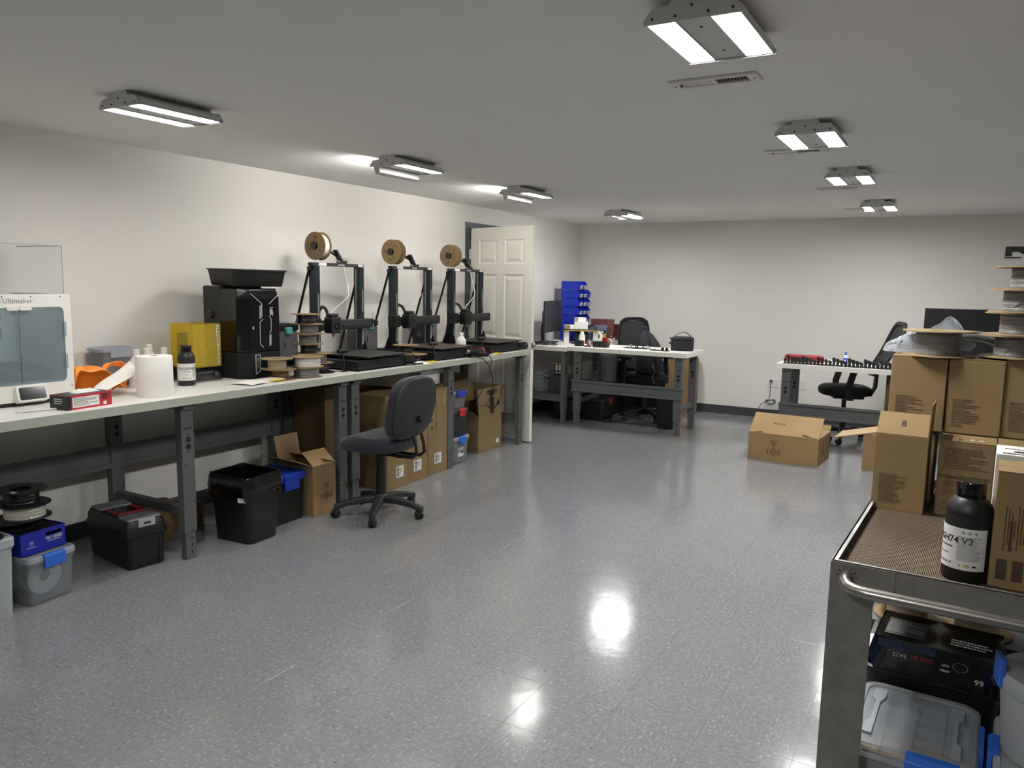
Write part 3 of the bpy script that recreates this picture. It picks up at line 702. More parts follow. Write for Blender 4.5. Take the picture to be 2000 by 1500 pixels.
obj('blade', B().prism([(-.085,-.016),(-.03,-.016),(.0,-.009),(.085,-.01),(.088,.008),(.0,.008),(-.03,.016),(-.083,.017)], .002, .008, 'z'), 'white_plastic', t, bevel=.001)
# ---- paper towel roll, its loose end
t = thing('paper_towel_roll', 'large white paper towel roll standing upright on the bench', 'paper roll', (-3.635, 2.56, Z))
obj('paper', B().lathe([(.02,.0),(.088,0),(.09,.004),(.0905,.1),(.09,.208),(.088,.212),(.02,.212),(.02,0)], 48, cap0=False, cap1=False), 'white_paper', t, smooth=True)
obj('core', B().ring(.022, .02, .002, .211, 24), 'card', t)
t = thing('loose_paper_towel', 'loose white paper towel sheet curling left of the upright roll', 'paper')
def gs(u, v):
    x = -3.74 - .14*u; y = 2.545 - .2*v - .02*math.sin(u*5)
    z = Z + .004 + (.17*math.sin(PI*min(1, .25+u*.6))**1.2)*(1-.72*v) + .012*math.sin(7*u+5*v)*u*(1-v*.3)
    return (x, y, max(Z+.002, z))
obj('sheet', B().sheet(gs, 22, 16, .0015), 'white_paper', t, smooth=True)
# ---- orange shop cloth
t = thing('orange_cloth', 'crumpled bright orange shop cloth beside the white printer', 'cloth')
def oc(u, v):
    x = -3.86-.2*v-.03*math.sin(u*6); y = 2.27+.27*u
    z = Z+.006 + .155*(1-v*.15)*(abs(math.sin(2.6*u+.5+1.2*v)))**.7*(.55+.45*math.cos(3*v-1)) + .016*math.sin(13*u+4*v) + .014*math.sin(9*v+6*u)
    return (x, y+.03*math.sin(5*v), max(Z+.002, z))
obj('cloth', B().sheet(oc, 40, 26, .003), 'orange', t, smooth=True)
t = thing('orange_cloth', 'loop of bright orange cloth curled up beside the paper towel', 'cloth')
def oc2(u, v):
    a = -.8+4.6*u
    return (-3.97-.07*v-.02*math.sin(3*u), 2.57+.075*math.cos(a)*(1-.2*v)+.02*u, Z+.098+.05*math.sin(a)*(1-.3*v)+.01*math.sin(7*v+3*u))
obj('cloth', B().sheet(oc2, 26, 10, .003), 'orange', t, smooth=True)
# ---- clear container with blue gasket lid, white bottles behind the roll
t = thing('food_container', 'clear plastic container with blue-sealed lid against the left wall', 'container', (-4.21, 2.70, Z), 84)
obj('body', B().loft([rrect(.17,.15,.025,.0), rrect(.175,.155,.028,.006), rrect(.195,.175,.03,.2), rrect(.19,.17,.028,.2), rrect(.17,.15,.025,.01)]), 'tote_clear', t, smooth=True)
obj('gasket', B().loft([rrect(.206,.186,.03,.2), rrect(.206,.186,.03,.206)]), 'blue_lid', t)
obj('lid', B().loft([rrect(.214,.194,.03,.196), rrect(.214,.194,.03,.212), rrect(.2,.18,.03,.216)], False), 'lid_clear', t, smooth=True)
obj('clip', B().box(-.06,.06,-.105,-.098,.165,.208), 'lid_clear', t)
obj('contents', B().loft([rrect(.15,.13,.02,.012), rrect(.16,.14,.02,.09)]), 'tote_frost', t)
for (x, y, lb) in ((-4.0, 2.705, 'white bottle directly behind the paper roll, leftmost of four'), (-4.04, 2.80, 'white bottle behind the paper roll, second from left, lowest cap'), (-4.13, 2.88, 'white bottle at the back behind the paper roll, tallest cap'), (-4.02, 2.9, 'white bottle behind the paper roll, rightmost of four')):
    white_bottle(lb, (x, y, Z), 90, h=.205 if 'tallest' in lb else .195, r=.042, group='white bottles behind the paper roll', lab=False)
bottle('small black resin bottle with white label on the left bench', (-3.86, 2.925, Z), 55, s=1.06)
# ---- yellow-covered wash and cure station
t = thing('wash_cure_station', 'wash and cure station with a yellow transparent cover on a black base', 'curing machine', (-4.0, 3.105, Z), 90)
w2 = .205
obj('base', B().loft([rrect(w2,w2,.012,.0), rrect(w2+.004,w2+.004,.012,.01), rrect(w2,w2,.012,.088)]), 'black_gloss', t, smooth=True)
obj('base_trim', B().loft([rrect(w2+.006,w2+.006,.012,.004), rrect(w2+.006,w2+.006,.012,.007)]), 'steel', t)
b = B(); e = w2/2-.002
for x0, x1, y0, y1, z0, z1 in ((-e,e,-e,-e+.003,.088,.345),(-e,e,e-.003,e,.088,.345),(-e,-e+.003,-e+.003,e-.003,.088,.345),(e-.003,e,-e+.003,e-.003,.088,.345),(-e,e,-e,e,.345,.348)): b.box(x0,x1,y0,y1,z0,z1)
obj('cover', b, 'yellow_acrylic', t)
obj('lamp_post', B().box(-.07, -.02, .05, .08, .088, .29), 'darkgrey', t)
obj('turntable', B().lathe([(.07,.088),(.07,.096),(.0,.096)], 30), 'steel', t)
obj('control_knob', B().lathe([(.014,0),(.013,.012),(.0,.013)], 20, X=Matrix.Translation((.055,-w2/2,.045)) @ Matrix.Rotation(PI/2, 4, 'X')), 'darkgrey', t, smooth=True)
obj('control_panel', B().box(-.05, .035, -w2/2-.001, -w2/2, .03, .06), 'pcb2', t)
txt(t, 'ELEGOO', .034, (.078, -w2/2-.0008, .275), DOWNF, 'print_white', bold=.0006); txt(t, 'MERCURY PLUS', .017, (.078, -w2/2-.0008, .165), DOWNF, 'print_white', bold=.0004)
# ---- big black resin printer and the tray on it
t = thing('resin_printer', 'tall black resin 3D printer with angular smoked front cover', '3D printer', (-3.95, 3.445, Z), 90)
bw, bd = .335, .36
poly = lambda k, z, n=0.: [(-bw/2*k, bd/2, z), (-bw/2*k, -bd/2+.07, z), (-bw/2*k+.05, -bd/2+n, z), (bw/2*k-.05, -bd/2+n, z), (bw/2*k, -bd/2+.07, z), (bw/2*k, bd/2, z)]
obj('base', B().loft([poly(.96, 0, .02), poly(1, .02), poly(1, .165)]), 'black_matte', t, bevel=.004)
obj('cover', B().loft([poly(1, .168), poly(1, .30), poly(1, .50, .004), poly(.97, .555, .02), poly(.9, .562, .05)]), 'black_gloss', t, bevel=.005)
obj('rear_tower', B().box(-bw/2-.004, bw/2+.004, .03, bd/2+.01, .168, .575), 'charcoal', t, bevel=.012, seg=3)
obj('hinge_knob', B().lathe([(.03,0),(.03,.006),(.02,.012)], 20, X=Matrix.Translation((-bw/2-.004, .11, .40)) @ Matrix.Rotation(-PI/2, 4, 'Y')), 'black_gloss', t, smooth=True)
b = B(); yf = -bd/2-.0012
def stroke(b, p, q, wd, y):
    d = Vector((q[0]-p[0], 0, q[1]-p[1])); b.rb(((p[0]+q[0])/2, y, (p[1]+q[1])/2), (d.length, .0008, wd), ry=-math.atan2(d.z, d.x))
for p, q in [((-.115,.53),(-.03,.47)),((-.03,.47),(-.03,.44)),((-.02,.37),(-.045,.355)),((-.045,.355),(-.045,.215)),((-.045,.215),(-.02,.195)),((.115,.53),(.03,.465)),((.03,.39),(.045,.37)),((.045,.37),(.045,.30)),((.045,.30),(.03,.28))]: stroke(b, p, q, .0035, yf-.0002)
for k in range(9): stroke(b, (-.048,.375+.009*k), (-.025,.39+.009*k), .0035, yf-.0002); stroke(b, (.028,.2+.008*k), (.045,.212+.008*k), .0035, yf-.0002)
obj('line_graphic', b, 'print_white', t)
txt(t, '16K', .036, (.047, yf-.0006, .42), DOWNF, 'print_white', bold=.0012)
b = B()
for p, q in [((-.085,.15),(-.05,.15)),((-.085,.15),(-.085,.03)),((-.05,.15),(-.05,.05)),((-.05,.05),(-.085,.03))]: stroke(b, p, q, .005, yf-.0002)
obj('badge', b, 'print_white', t)
txt(t, 'ELEGOO', .018, (-.067, yf-.0004, .098), DOWNF, 'print_white')
obj('handle_tab', B().cb((-.1, yf-.001, .32), (.008, .002, .018)), 'print_white', t)
def openbox(w, d, h, r, taper, th=.004, rim=.012):
    return B().loft([rrect(w*taper-.01, d*taper-.01, r*.8, 0), rrect(w*taper, d*taper, r, .006), rrect(w, d, r, h-.01), rrect(w+2*rim, d+2*rim, r+rim*.6, h-.008), rrect(w+2*rim, d+2*rim, r+rim*.6, h), rrect(w-2*th, d-2*th, r-th, h), rrect(w*taper-2*th, d*taper-2*th, r-th, .008), rrect(w*taper-.04, d*taper-.04, r*.6, .006)])
tag(obj('plastic_tray', openbox(.39, .31, .105, .035, .92, .004, .008), 'black', smooth=True, loc=(-3.96, 3.475, Z+.576), rot=(math.radians(1.2), 0, math.radians(84))), 'deep black plastic tray resting on top of the tall resin printer', 'tray')
# ---- white paper with yellow scraper, spools
t = thing('paper_sheet', 'folded white paper towel under a yellow cutter near the bench edge', 'paper', (-3.625, 3.26, Z), 96)
obj('sheet', B().sheet(lambda u, v: ((u-.5)*.32, (v-.5)*.17+.02*u, .002+.03*max(0, u-.45)*math.sin(PI*v)+.004*math.sin(9*u+4*v)+.004), 16, 10, .0015), 'white_paper', t, smooth=True)
t = thing('utility_cutter', 'yellow utility cutter lying on the white paper', 'cutter', (-3.555, 3.32, Z+.014), 86)
obj('grip', B().loft([[(x, p[0]*k, p[1]*k) for p in rrect(.016, .01, .004)] for x, k in ((-.05,.7),(-.03,1),(.03,1),(.055,.6))]), 'yellow', t, smooth=True)
obj('blade', B().cb((-.065, 0, 0), (.035, .009, .001)), 'steel', t)
GA = 'cardboard spools stacked near the resin printer'
spool('cardboard spool of brown filament at the bottom of the leftmost short stack', (-3.645, 3.44, Z), 'fil_brown', rf=.05, group=GA)
s_ = spool('cardboard spool of off-white filament on top of the leftmost short stack', (-3.655, 3.425, Z+.067), 'fil_tan', rf=.055, group=GA)
spool('cardboard spool of grey filament under a white one at the bench edge', (-3.605, 3.625, Z), 'fil_grey', rf=.079, group=GA)
spool('cardboard spool of white filament on top of a grey one', (-3.60, 3.635, Z+.067), 'fil_white', rf=.078, group=GA, tail=True)
zz = Z
for k, (x, y, fil, fm, rf, nm) in enumerate(((-3.72, 3.87, 'fil_black', 'black', .06, 'black spool at the very bottom of the tall spool stack'), (-3.73, 3.855, 'fil_grey', 'spool_card', .062, 'cardboard spool of grey filament, second from the bottom of the tall stack'),
        (-3.745, 3.79, 'fil_black', 'spool_card', .055, 'cardboard spool of black filament in the middle of the tall stack'), (-3.745, 3.785, 'fil_grey', 'spool_card', .058, 'cardboard spool of dark grey filament, third from the top of the tall stack'),
        (-3.74, 3.79, 'fil_grey', 'spool_card', .06, 'cardboard spool of grey filament, second from the top of the tall stack'), (-3.75, 3.775, 'fil_black', 'spool_card', .062, 'cardboard spool of glossy black filament topping the tall stack'))):
    spool(nm, (x, y, zz), fil, fm, rf=rf, group='spools in the tall stack before the first printer'); zz += .0662
# ---- filament dryers with teal latches
def dryer(y, label, x=-4.13, rz=90):
    t = thing('filament_dryer', label, 'filament dryer', (x, y, Z), rz); t.scale = (.84 if y > 5.5 else 1, .8, 1)
    obj('base', B().loft([rrect(.21,.2,.02,0), rrect(.215,.205,.022,.07)]), 'black', t, smooth=True)
    b = B(); e = .1; g = .095
    obj('window_cover', B().loft([rrect(.21,.2,.02,.07), rrect(.205,.195,.02,.25), rrect(.19,.18,.02,.265)], False, True), 'smoke', t, smooth=True)
    obj('lid', B().loft([rrect(.216,.206,.02,.262), rrect(.22,.21,.022,.268), rrect(.22,.21,.022,.30), rrect(.2,.19,.02,.31)]), 'black_matte', t, smooth=True)
    obj('latch', B().loft([[(p[0], -.105, p[1]+.262) for p in rrect(.066,.05,.008)], [(p[0], -.125, p[1]+.262) for p in rrect(.054,.04,.007)]]), 'teal', t, smooth=True)
    obj('display', B().cb((.02, -.1035, .035), (.06, .002, .03)), 'black_gloss', t)
    return t
dryer(3.93, 'black filament dryer with teal latch between the resin printer and the first tall printer', x=-4.16)
dryer(4.81, 'filament dryer with teal latch between the first and second tall printer', x=-4.16)
dryer(5.66, 'filament dryer with teal latch between the second and third tall printer', x=-4.16)
for y, nm in ((3.93, 'first'), (4.81, 'second'), (5.66, 'third')):
    spool('filament spool standing inside the %s dryer' % nm, (-4.16, y-.03, Z+.16), 'fil_black' if nm == 'first' else 'fil_grey', 'charcoal', R=.085, rf=.07, W=.06, rot=(PI/2, 0, 0), group='spools in the dryers')
# ---- tall gantry printers
def gantry_printer(y, label, plate_m, sp, rail=0):
    t = thing('gantry_printer', label, '3D printer', (-3.86, y, Z), 90, 'row of tall open-frame printers')
    b = B().box(-.315, .315, -.325, .30, .012, .07); b.box(-.06, .06, -.325, .33, .07, .078)
    obj('base', b, 'black', t, bevel=.006)
    obj('base_end_cap', B().box(-.32, .32, -.333, -.322, .01, .075), 'black_matte', t, bevel=.004)
    b = B()
    for sx in (-.26, .26):
        for sy in (-.28, .26): b.cyl((sx, sy, 0), (sx, sy, .013), .02, n=14)
    obj('foot', b, 'black', t)
    obj('bed_carriage', B().box(-.15, .15, -.2, .1, .07, .082).box(-.22, .22, -.29, .16, .076, .086), 'charcoal', t, bevel=.003)
    obj('build_plate', B().box(-.235, .235, -.345, .125, .09, .097), plate_m, t, bevel=.001)
    obj('plate_tab', B().prism([(-.05,-.345),(.05,-.345),(.04,-.36),(-.04,-.36)], .0925, .0965, 'z'), plate_m, t)
    b = B()
    for sx in (-.2, .2):
        for sy in (-.31, .09): b.lathe([(.004,.076),(.004,.08),(.016,.08),(.016,.088)], 12, (sx, sy, 0))
    obj('levelling_knob', b, 'black', t, smooth=True)
    for s in (-1, 1):
        p = obj('upright', B().box(s*.237-.02, s*.237+.02, .105, .175, .02, .725), 'alu_dark', t, bevel=.003)
        obj('upright_groove', B().box(s*.237-.004, s*.237+.004, .1035, .106, .05, .71), 'hole', p)
        obj('lead_screw', B().cyl((s*.237-s*.035, .14, .07), (s*.237-s*.035, .14, .71), .0045, n=8), 'steel', p)
        obj('foot_bracket', B().prism([(.06,.05),(.22,.05),(.2,.1),(.175,.16),(.1,.16)], s*.262-.004, s*.262+.004, 'x'), 'black', t)
        obj('brace', B().cyl((s*.262, .165, .70), (s*.27, .385, .035), .0095, n=10), 'black_matte', t)
        obj('brace_joint', B().cb((s*.262, .16, .705), (.02, .035, .025)).cb((s*.268, .385, .02), (.03, .03, .045)), 'black', t)
        obj('maker_strip', B().cb((s*.237, .1032, .44 if s < 0 else .47), (.012, .0008, .17)), 'grey_print', p)
        obj('sight_strip', B().cb((s*.237, .1028, .2), (.01, .001, .13)), 'print_white', p)
    tb = obj('top_beam', B().box(-.275, .275, .118, .165, .722, .745), 'charcoal', t, bevel=.003)
    obj('warning_label', B().box(-.215, -.135, .1168, .118, .724, .743), 'label_white', tb); obj('warning_label', B().box(.205, .262, .1168, .118, .724, .743), 'label_white', tb)
    txt(tb, 'ELEGOO', .017, (.02, .1165, .733), FRONT, 'print_white', bold=.0004)
    obj('x_beam', B().box(-.29, .262, .04, .085, .262+rail, .335+rail).box(-.29, .262, .085, .1, .28+rail, .32+rail), 'charcoal', t, bevel=.006, seg=2)
    obj('beam_cover', B().box(-.06, .262, .034, .04, .272+rail, .3+rail), 'black', t, bevel=.002)
    obj('beam_end', B().box(-.345, -.285, .03, .11, .255+rail, .35+rail).box(.258, .285, .04, .1, .265+rail, .335+rail).cyl((.28, .07, .3+rail), (.312, .07, .3+rail), .014, n=12), 'black', t, bevel=.004)
    hx = -.2
    hd = obj('tool_head', B().box(hx-.05, hx+.05, -.035, .045, .245+rail, .36+rail).box(hx-.04, hx+.04, -.02, .04, .36+rail, .385+rail), 'black', t, bevel=.01, seg=3)
    obj('nozzle', B().lathe([(.002,.215+rail),(.009,.23+rail),(.012,.25+rail)], 12, (hx, 0, 0)), 'steel', hd)
    obj('cooling_fan', B().ring(.028, .02, 0, .004, 20, X=Matrix.Translation((hx, -.036, .3+rail)) @ Matrix.Rotation(PI/2, 4, 'X')), 'black_gloss', hd)
    obj('cable_loop', B().tube([(hx, .05, .375+rail), (hx+.02, .09, .415+rail), (hx+.05, .15, .43+rail), (hx+.08, .21, .40+rail), (hx+.08, .24, .31+rail), (hx+.05, .25, .15), (hx, .26, .05)], .012, 8), 'black', t, smooth=True)
    obj('display_unit', B().rb((.24, -.345, .05), (.09, .01, .05), rx=-.5), 'black_gloss', t, bevel=.004)
    # spool holder on the top beam: inclined arm and hub pointing to the near side
    obj('spool_arm', B().box(.02, .085, .12, .165, .745, .765).loft([[(.035+x, p[0]+.143, z+p[1]*0) for p in ((-.018,0),(.018,0),(.018,1),(-.018,1))] for x, z in ((.02,.76),(-.06,.84))], False, False).rb((.01, .143, .80), (.10, .04, .018), ry=math.radians(52)), 'black', t)
    hub = obj('spool_hub', B().cyl((sp[0]+.02, .143, sp[1]), (sp[0]-.085, .143, sp[1]), .022, n=16).cyl((sp[0]-.085, .143, sp[1]), (sp[0]-.092, .143, sp[1]), .027, n=16).cyl((sp[0]+.0, .143, sp[1]), (.0, .143, .80), .012, n=10), 'black_gloss', t, smooth=True)
    a = Vector((sp[0]+.06, .14, sp[1]-.06)); c = Vector((.05, .13, .74)); e = Vector((hx, .02, .385+rail))
    pts = [a.lerp(c, k/4) for k in range(5)] + [Vector((.055, .11, .66)), Vector((.05, .08, .58)), Vector((.02, .05, .51)), Vector((-.08, .03, .455)), Vector((-.16, .02, .42)), e]
    obj('feed_filament', B().tube(pts, .003, 6), 'white_plastic', t, smooth=True)
    return t
PR = [(4.353, 'first tall open-frame printer with a dark build plate, nearest the camera', 'plate_dark', (-.15, .865), 'fil_white', 0), (5.245, 'second tall open-frame printer with a brownish build plate, in the middle', 'plate_brown', (-.185, .86), 'fil_grey', .0), (6.08, 'third tall open-frame printer, in front of the open white door', 'plate_dark', (-.20, .86), 'fil_tan', .0)]
for k, (y, lb, pm, sp, fil, rl) in enumerate(PR):
    gantry_printer(y, lb, pm, sp, rl)
    # spool axis along world y: near flange at y0
    yn = y + sp[0] - .075
    s_ = spool('cardboard spool hanging above the %s printer%s' % (('first', 'second', 'third')[k], ', wound with white filament' if k == 0 else ''), (-4.003, yn, Z+sp[1]-.0035), fil, rot=(-PI/2, (2.2, .6, -.9)[k], 0), group='spools on the printer gantries', rf=.083 if k == 0 else .06)
    spool_print(s_, side=-1)
# ---- small cameras in front of the build plates
def webcam(x, y, label):
    t = thing('webcam', label, 'camera', (x, y, Z), 90, 'small cameras watching the printers')
    obj('stand', B().lathe([(.025,0),(.025,.004),(.006,.008)], 16).tube([(0,0,.006),(.004,-.004,.05),(.002,.004,.1),(0,.008,.13)], .006, 8), 'black', t, smooth=True)
    obj('camera_body', B().loft([[(x_, p[0]+.008, p[1]+.142) for p in rrect(.03, .03*k, .01*k)] for x_, k in ((-.044,.75),(-.036,1),(.036,1),(.044,.75))]), 'black', t, smooth=True)
    obj('lens', B().lathe([(.009,0),(.009,.003),(.006,.004)], 16, X=Matrix.Translation((0,-.007,.142)) @ Matrix.Rotation(PI/2, 4, 'X')), 'black_gloss', t, smooth=True)
    obj('cable', B().tube([(.0,.02,.135),(.0,.04,.1),(.01,.04,.05),(.03,.03,.01),(.07,.03,.004)], .002, 6), 'black', t)
webcam(-3.615, 3.985, 'small black webcam at the front of the first printer'); webcam(-3.515, 4.905, 'small black webcam at the front of the second printer'); webcam(-3.55, 5.66, 'small black webcam at the front of the third printer')
GB = 'loose spools between the printers'
spool('cardboard spool lying flat beside the second printer, topmost of its pair', (-3.70, 4.785, Z+.067), 'fil_black', rf=.05, group=GB); spool('cardboard spool lying flat beside the second printer, under another', (-3.62, 4.79, Z), 'fil_black', rf=.05, group=GB)
white_bottle('white solvent bottle with pointed shoulders before the third printer', (-3.80, 5.705, Z), 90, h=.165, r=.047)
# ---- heat gun with hanging cable
t = thing('heat_gun', 'black heat gun with a red ring lying at the bench edge, cable hanging down', 'heat gun', (-3.497, 5.475, Z), 90)
X = Matrix.Translation((0, 0, .045)) @ Matrix.Rotation(math.radians(4), 4, 'Y')
obj('barrel', B().lathe([(.022,-.10),(.036,-.085),(.038,-.02),(.032,.05),(.028,.09),(.02,.1)], 22, X=X @ Matrix.Rotation(-PI/2, 4, 'Y')), 'black_matte', t, smooth=True)
obj('red_ring', B().lathe([(.0375,0),(.039,.003),(.039,.016),(.036,.02)], 22, X=Matrix.Translation((.078,0,.04)) @ Matrix.Rotation(PI/2, 4, 'Y')), 'red', t, smooth=True)
obj('nozzle', B().lathe([(.017,0),(.017,.045),(.013,.046)], 18, X=Matrix.Translation((-.1,0,.052)) @ Matrix.Rotation(-PI/2, 4, 'Y')), 'steel', t, smooth=True)
obj('handle', B().tube([(.0,-.02,.03),(.045,-.05,.022),(.085,-.07,.018)], [.02,.019,.016], 12), 'black_matte', t, smooth=True)
obj('accent', B().rb((-.02, -.02, .082), (.08, .014, .003), ry=.06), 'red', t)
obj('cable', B().tube([(.085,-.07,.018),(.105,-.085,.0),(.1,-.1,-.04),(.06,-.11,-.13),(.0,-.11,-.2),(-.04,-.08,-.3),(-.05,-.05,-.36),(-.02,-.03,-.40),(.06,-.06,-.42),(.12,-.07,-.38),(.13,-.1,-.28),(.1,-.11,-.17),(.04,-.11,-.07),(-.02,-.1,-.015),(-.06,-.06,.006),(-.1,0,.004)], .0042, 8), 'black', t, smooth=True)
# ---- bits along the front of the printers
def cutter(label, loc, rz, c1='yellow', c2='steel'):
    t = thing('flush_cutter', label, 'cutters', loc, rz)
    for s in (-1, 1): obj('handle', B().tube([(0,0,.006),(.03,s*.012,.006),(.07,s*.018,.007),(.1,s*.012,.006)], [.004,.006,.006,.004], 8), c1, t, smooth=True)
    obj('jaw', B().prism([(-.03,0),(0,-.01),(.012,0),(0,.01)], .003, .009, 'z'), c2, t)
cutter('yellow-handled cutters lying before the third printer', (-3.51, 5.77, Z), 70); cutter('yellow-handled cutters on white scraps before the second printer', (-3.52, 4.80, Z+.003), 60)
t = thing('paper_scrap', 'small crumpled white paper scrap at the bench edge before the second printer', 'paper', (-3.515, 4.72, Z), 90)
obj('scrap', B().sheet(puff(.16, .07, .03, 6), 12, 8, .001), 'white_paper', t, smooth=True)
t = thing('pliers', 'dark pliers lying right of the first printer base', 'pliers', (-3.51, 4.60, Z), 84)
for s in (-1, 1): obj('handle', B().tube([(0,0,.008),(.05,s*.016,.008),(.11,s*.02,.008)], [.006,.008,.007], 8), 'black', t, smooth=True)
obj('jaw', B().prism([(-.05,-.004),(0,-.012),(.012,0),(0,.012),(-.05,.004)], .004, .012, 'z'), 'steel', t)
def cable_pile(label, loc, seed, n=4, r=.06, cr=.003, m='black'):
    rnd = random.Random(seed); t = thing('cable_bundle', label, 'cables', loc)
    b = B()
    for k in range(n):
        a0 = rnd.uniform(0, 6); rr = r*rnd.uniform(.5, 1); ox, oy = rnd.uniform(-r, r)*.6, rnd.uniform(-r, r)*.8
        b.tube([(ox+rr*math.cos(a0+q*.5)*(1+.03*q), oy+rr*1.3*math.sin(a0+q*.5), cr+.004*k+.006*abs(math.sin(q*1.3+k))) for q in range(15)], cr, 6)
    obj('cable', b, m, t, smooth=True); return t
cable_pile('loose black cables right of the first printer', (-3.66, 4.76, Z), 3); cable_pile('loose black cables right of the second printer', (-3.58, 5.66, Z), 5); 
t = thing('hand_tool', 'black screwdriver-like tool lying before the second printer', 'tool', (-3.50, 5.52, Z), 84)
obj('handle', B().tube([(-.05,0,.012),(-.02,0,.013),(.03,0,.012),(.05,0,.011)], [.008,.012,.011,.007], 10), 'black', t, smooth=True); obj('shaft', B().cyl((.05,0,.011),(.12,0,.006),.003,n=8), 'steel', t)
t = thing('hand_tool', 'grey scraper tool lying at the far bench end by the door knob', 'tool', (-3.56, 6.30, Z), 70)
obj('handle', B().tube([(-.06,0,.012),(-.02,0,.014),(.02,0,.012)], [.009,.012,.008], 10), 'black', t, smooth=True); obj('blade', B().prism([(.02,-.008),(.07,-.018),(.075,.018),(.02,.008)], .008, .0095, 'z'), 'steel', t)
# ================================================================ under the benches
tote('large frosted tote cut by the left picture edge under the bench', (-3.76, 1.67, 0), 90, .215, .43, .375, 'tote_frost', 'tote_frost', latches=(), lid_h=.045)
t = spool('black-and-white spool lying on the frosted tote at the left picture edge', (-3.62, 1.655, .377), 'fil_white', 'black', R=.1, rf=.07)
obj('stray_strand', B().tube([(.02,.07,.06),(-.02,.1,.1),(-.08,.12,.1),(-.12,.13,.06),(-.1,.11,.02)], .0016, 5), 'black', t)
t = tote('clear tote with one blue latch, a paper-labelled spool visible inside', (-3.755, 1.945, 0), 97, .245, .32, .235, latches=('front',), latch_w=.105)
spool('white spool with a paper label standing inside the clear blue-latched tote', (-3.735, 1.95, .108), 'fil_tan', 'label_white', R=.085, rf=.07, rot=(PI/2, 0, math.radians(97)))
t = thing('filament_box', 'open blue filament carton with black inside on the clear tote', 'box', (-3.77, 1.935, .237), 97)
w_, d_, h_ = .222, .25, .105; th = .003
b = B().box(-w_/2, w_/2, -d_/2, d_/2, 0, th).box(-w_/2, -w_/2+th, -d_/2, d_/2, th, h_).box(w_/2-th, w_/2, -d_/2, d_/2, th, h_).box(-w_/2+th, w_/2-th, d_/2-th, d_/2, th, h_)
b.box(-w_/2, w_/2, -d_/2-.001, -d_/2+th, th, .068).box(-w_/2, .012, -d_/2-.001, -d_/2+th, .068, .084).box(.092, w_/2, -d_/2-.001, -d_/2+th, .068, .084).box(-w_/2, w_/2, -d_/2-.001, -d_/2+th, .084, h_)
obj('carton_wall', b, 'blue_box', t)
obj('top_tray', B().box(-w_/2+.004, w_/2-.004, -d_/2+.004, d_/2-.004, h_-.012, h_-.006), 'black', t)
txt(t, 'PRO SERIES', .021, (.052, -d_/2-.0016, .055), FRONT, 'print_white', bold=.0005, squash=.8); obj('rule', B().cb((.052, -d_/2-.0014, .041), (.07, .0006, .0025)), 'print_white', t)
obj('emblem', B().ring(.011, .0095, 0, .0005, 6, X=Matrix.Translation((-.06, -d_/2-.0016, .052)) @ Matrix.Rotation(PI/2, 4, 'X')).cb((-.06, -d_/2-.0014, .052), (.006, .0006, .004)), 'print_white', t)
txt(t, 'MatterHackers', .008, (-.06, -d_/2-.0016, .033), FRONT, 'print_white')
GC = 'black plastic spools on the blue carton'
spool('thin empty black reel lying lowest in the pile on the blue carton', (-3.80, 1.90, .345), 'fil_black', 'black', R=.11, W=.035, rf=.05, group=GC)
spool('black reel of clear filament in the middle of the pile on the blue carton', (-3.79, 1.95, .381), 'fil_clear', 'black', R=.112, W=.066, rf=.088, group=GC)
t = spool('black reel on top of the pile on the blue carton, small white sticker', (-3.795, 1.94, .448), 'fil_black', 'black', R=.112, W=.07, rf=.075, group=GC, hole=.045)
plate(t, .03, .02, (.05, -.06, .0706), TOP, 'label_white')
# ---- toolbox
t = thing('tool_box', 'black plastic toolbox with grey clear-lidded trays and a red handle', 'toolbox', (-3.845, 2.495, 0), 82)
tw, td = .215, .47
obj('body', B().loft([rrect(tw*.88, td*.93, .03, 0), rrect(tw*.9, td*.95, .03, .01), rrect(tw*.97, td*.98, .025, .175)]), 'black', t, smooth=True)
obj('body_lip', B().loft([rrect(tw*1.03, td*1.01, .025, .172), rrect(tw*1.06, td*1.03, .025, .176), rrect(tw*1.06, td*1.03, .025, .19), rrect(tw*1.03, td*1.01, .025, .194)]), 'black', t, smooth=True)
obj('lid', B().loft([rrect(tw, td, .025, .194), rrect(tw*.98, td*.99, .03, .235), rrect(tw*.9, td*.94, .03, .258), rrect(tw*.86, td*.92, .03, .26)]), 'black', t, smooth=True)
for y0, y1 in ((-.215, -.10), (.10, .215)):
    obj('tray_lid', B().loft([rrect(tw*.84, y1-y0, .012, .26, cy=(y0+y1)/2), rrect(tw*.82, y1-y0-.01, .012, .268, cy=(y0+y1)/2)]), 'tray_grey', t, smooth=True)
obj('tray_latch', B().box(-.045, .045, -.238, -.214, .225, .266), 'tote_frost', t, bevel=.003); obj('latch_slot', B().box(-.018, .018, -.2395, -.2375, .24, .25), 'hole', t)
obj('handle_recess', B().box(-.075, .075, -.085, .085, .259, .2615), 'black_gloss', t); obj('handle', B().box(-.075, -.055, -.07, .07, .258, .27).box(.055, .075, -.07, .07, .258, .27).box(-.075, .075, -.075, -.05, .258, .27), 'red_dull', t, bevel=.003)
for s in (-1, 1): obj('corner_post', B().box(s*.075-.012, s*.075+.012, -td/2*.985, -td/2*.94, .01, .17), 'black', t, bevel=.004)
t = carton('flat brown carton leaning near the wall behind the first bench leg', (-4.12, 2.93, 0), 90, .42, .2, .13, 'card_dark')
t = thing('tissue_packet', 'tan packet lying behind the toolbox', 'packet', (-3.97, 2.74, 0), 70)
obj('wrap', B().loft([rrect(.2,.12,.02,0), rrect(.22,.14,.03,.1), rrect(.19,.1,.03,.235)]), 'card_dark', t, smooth=True)
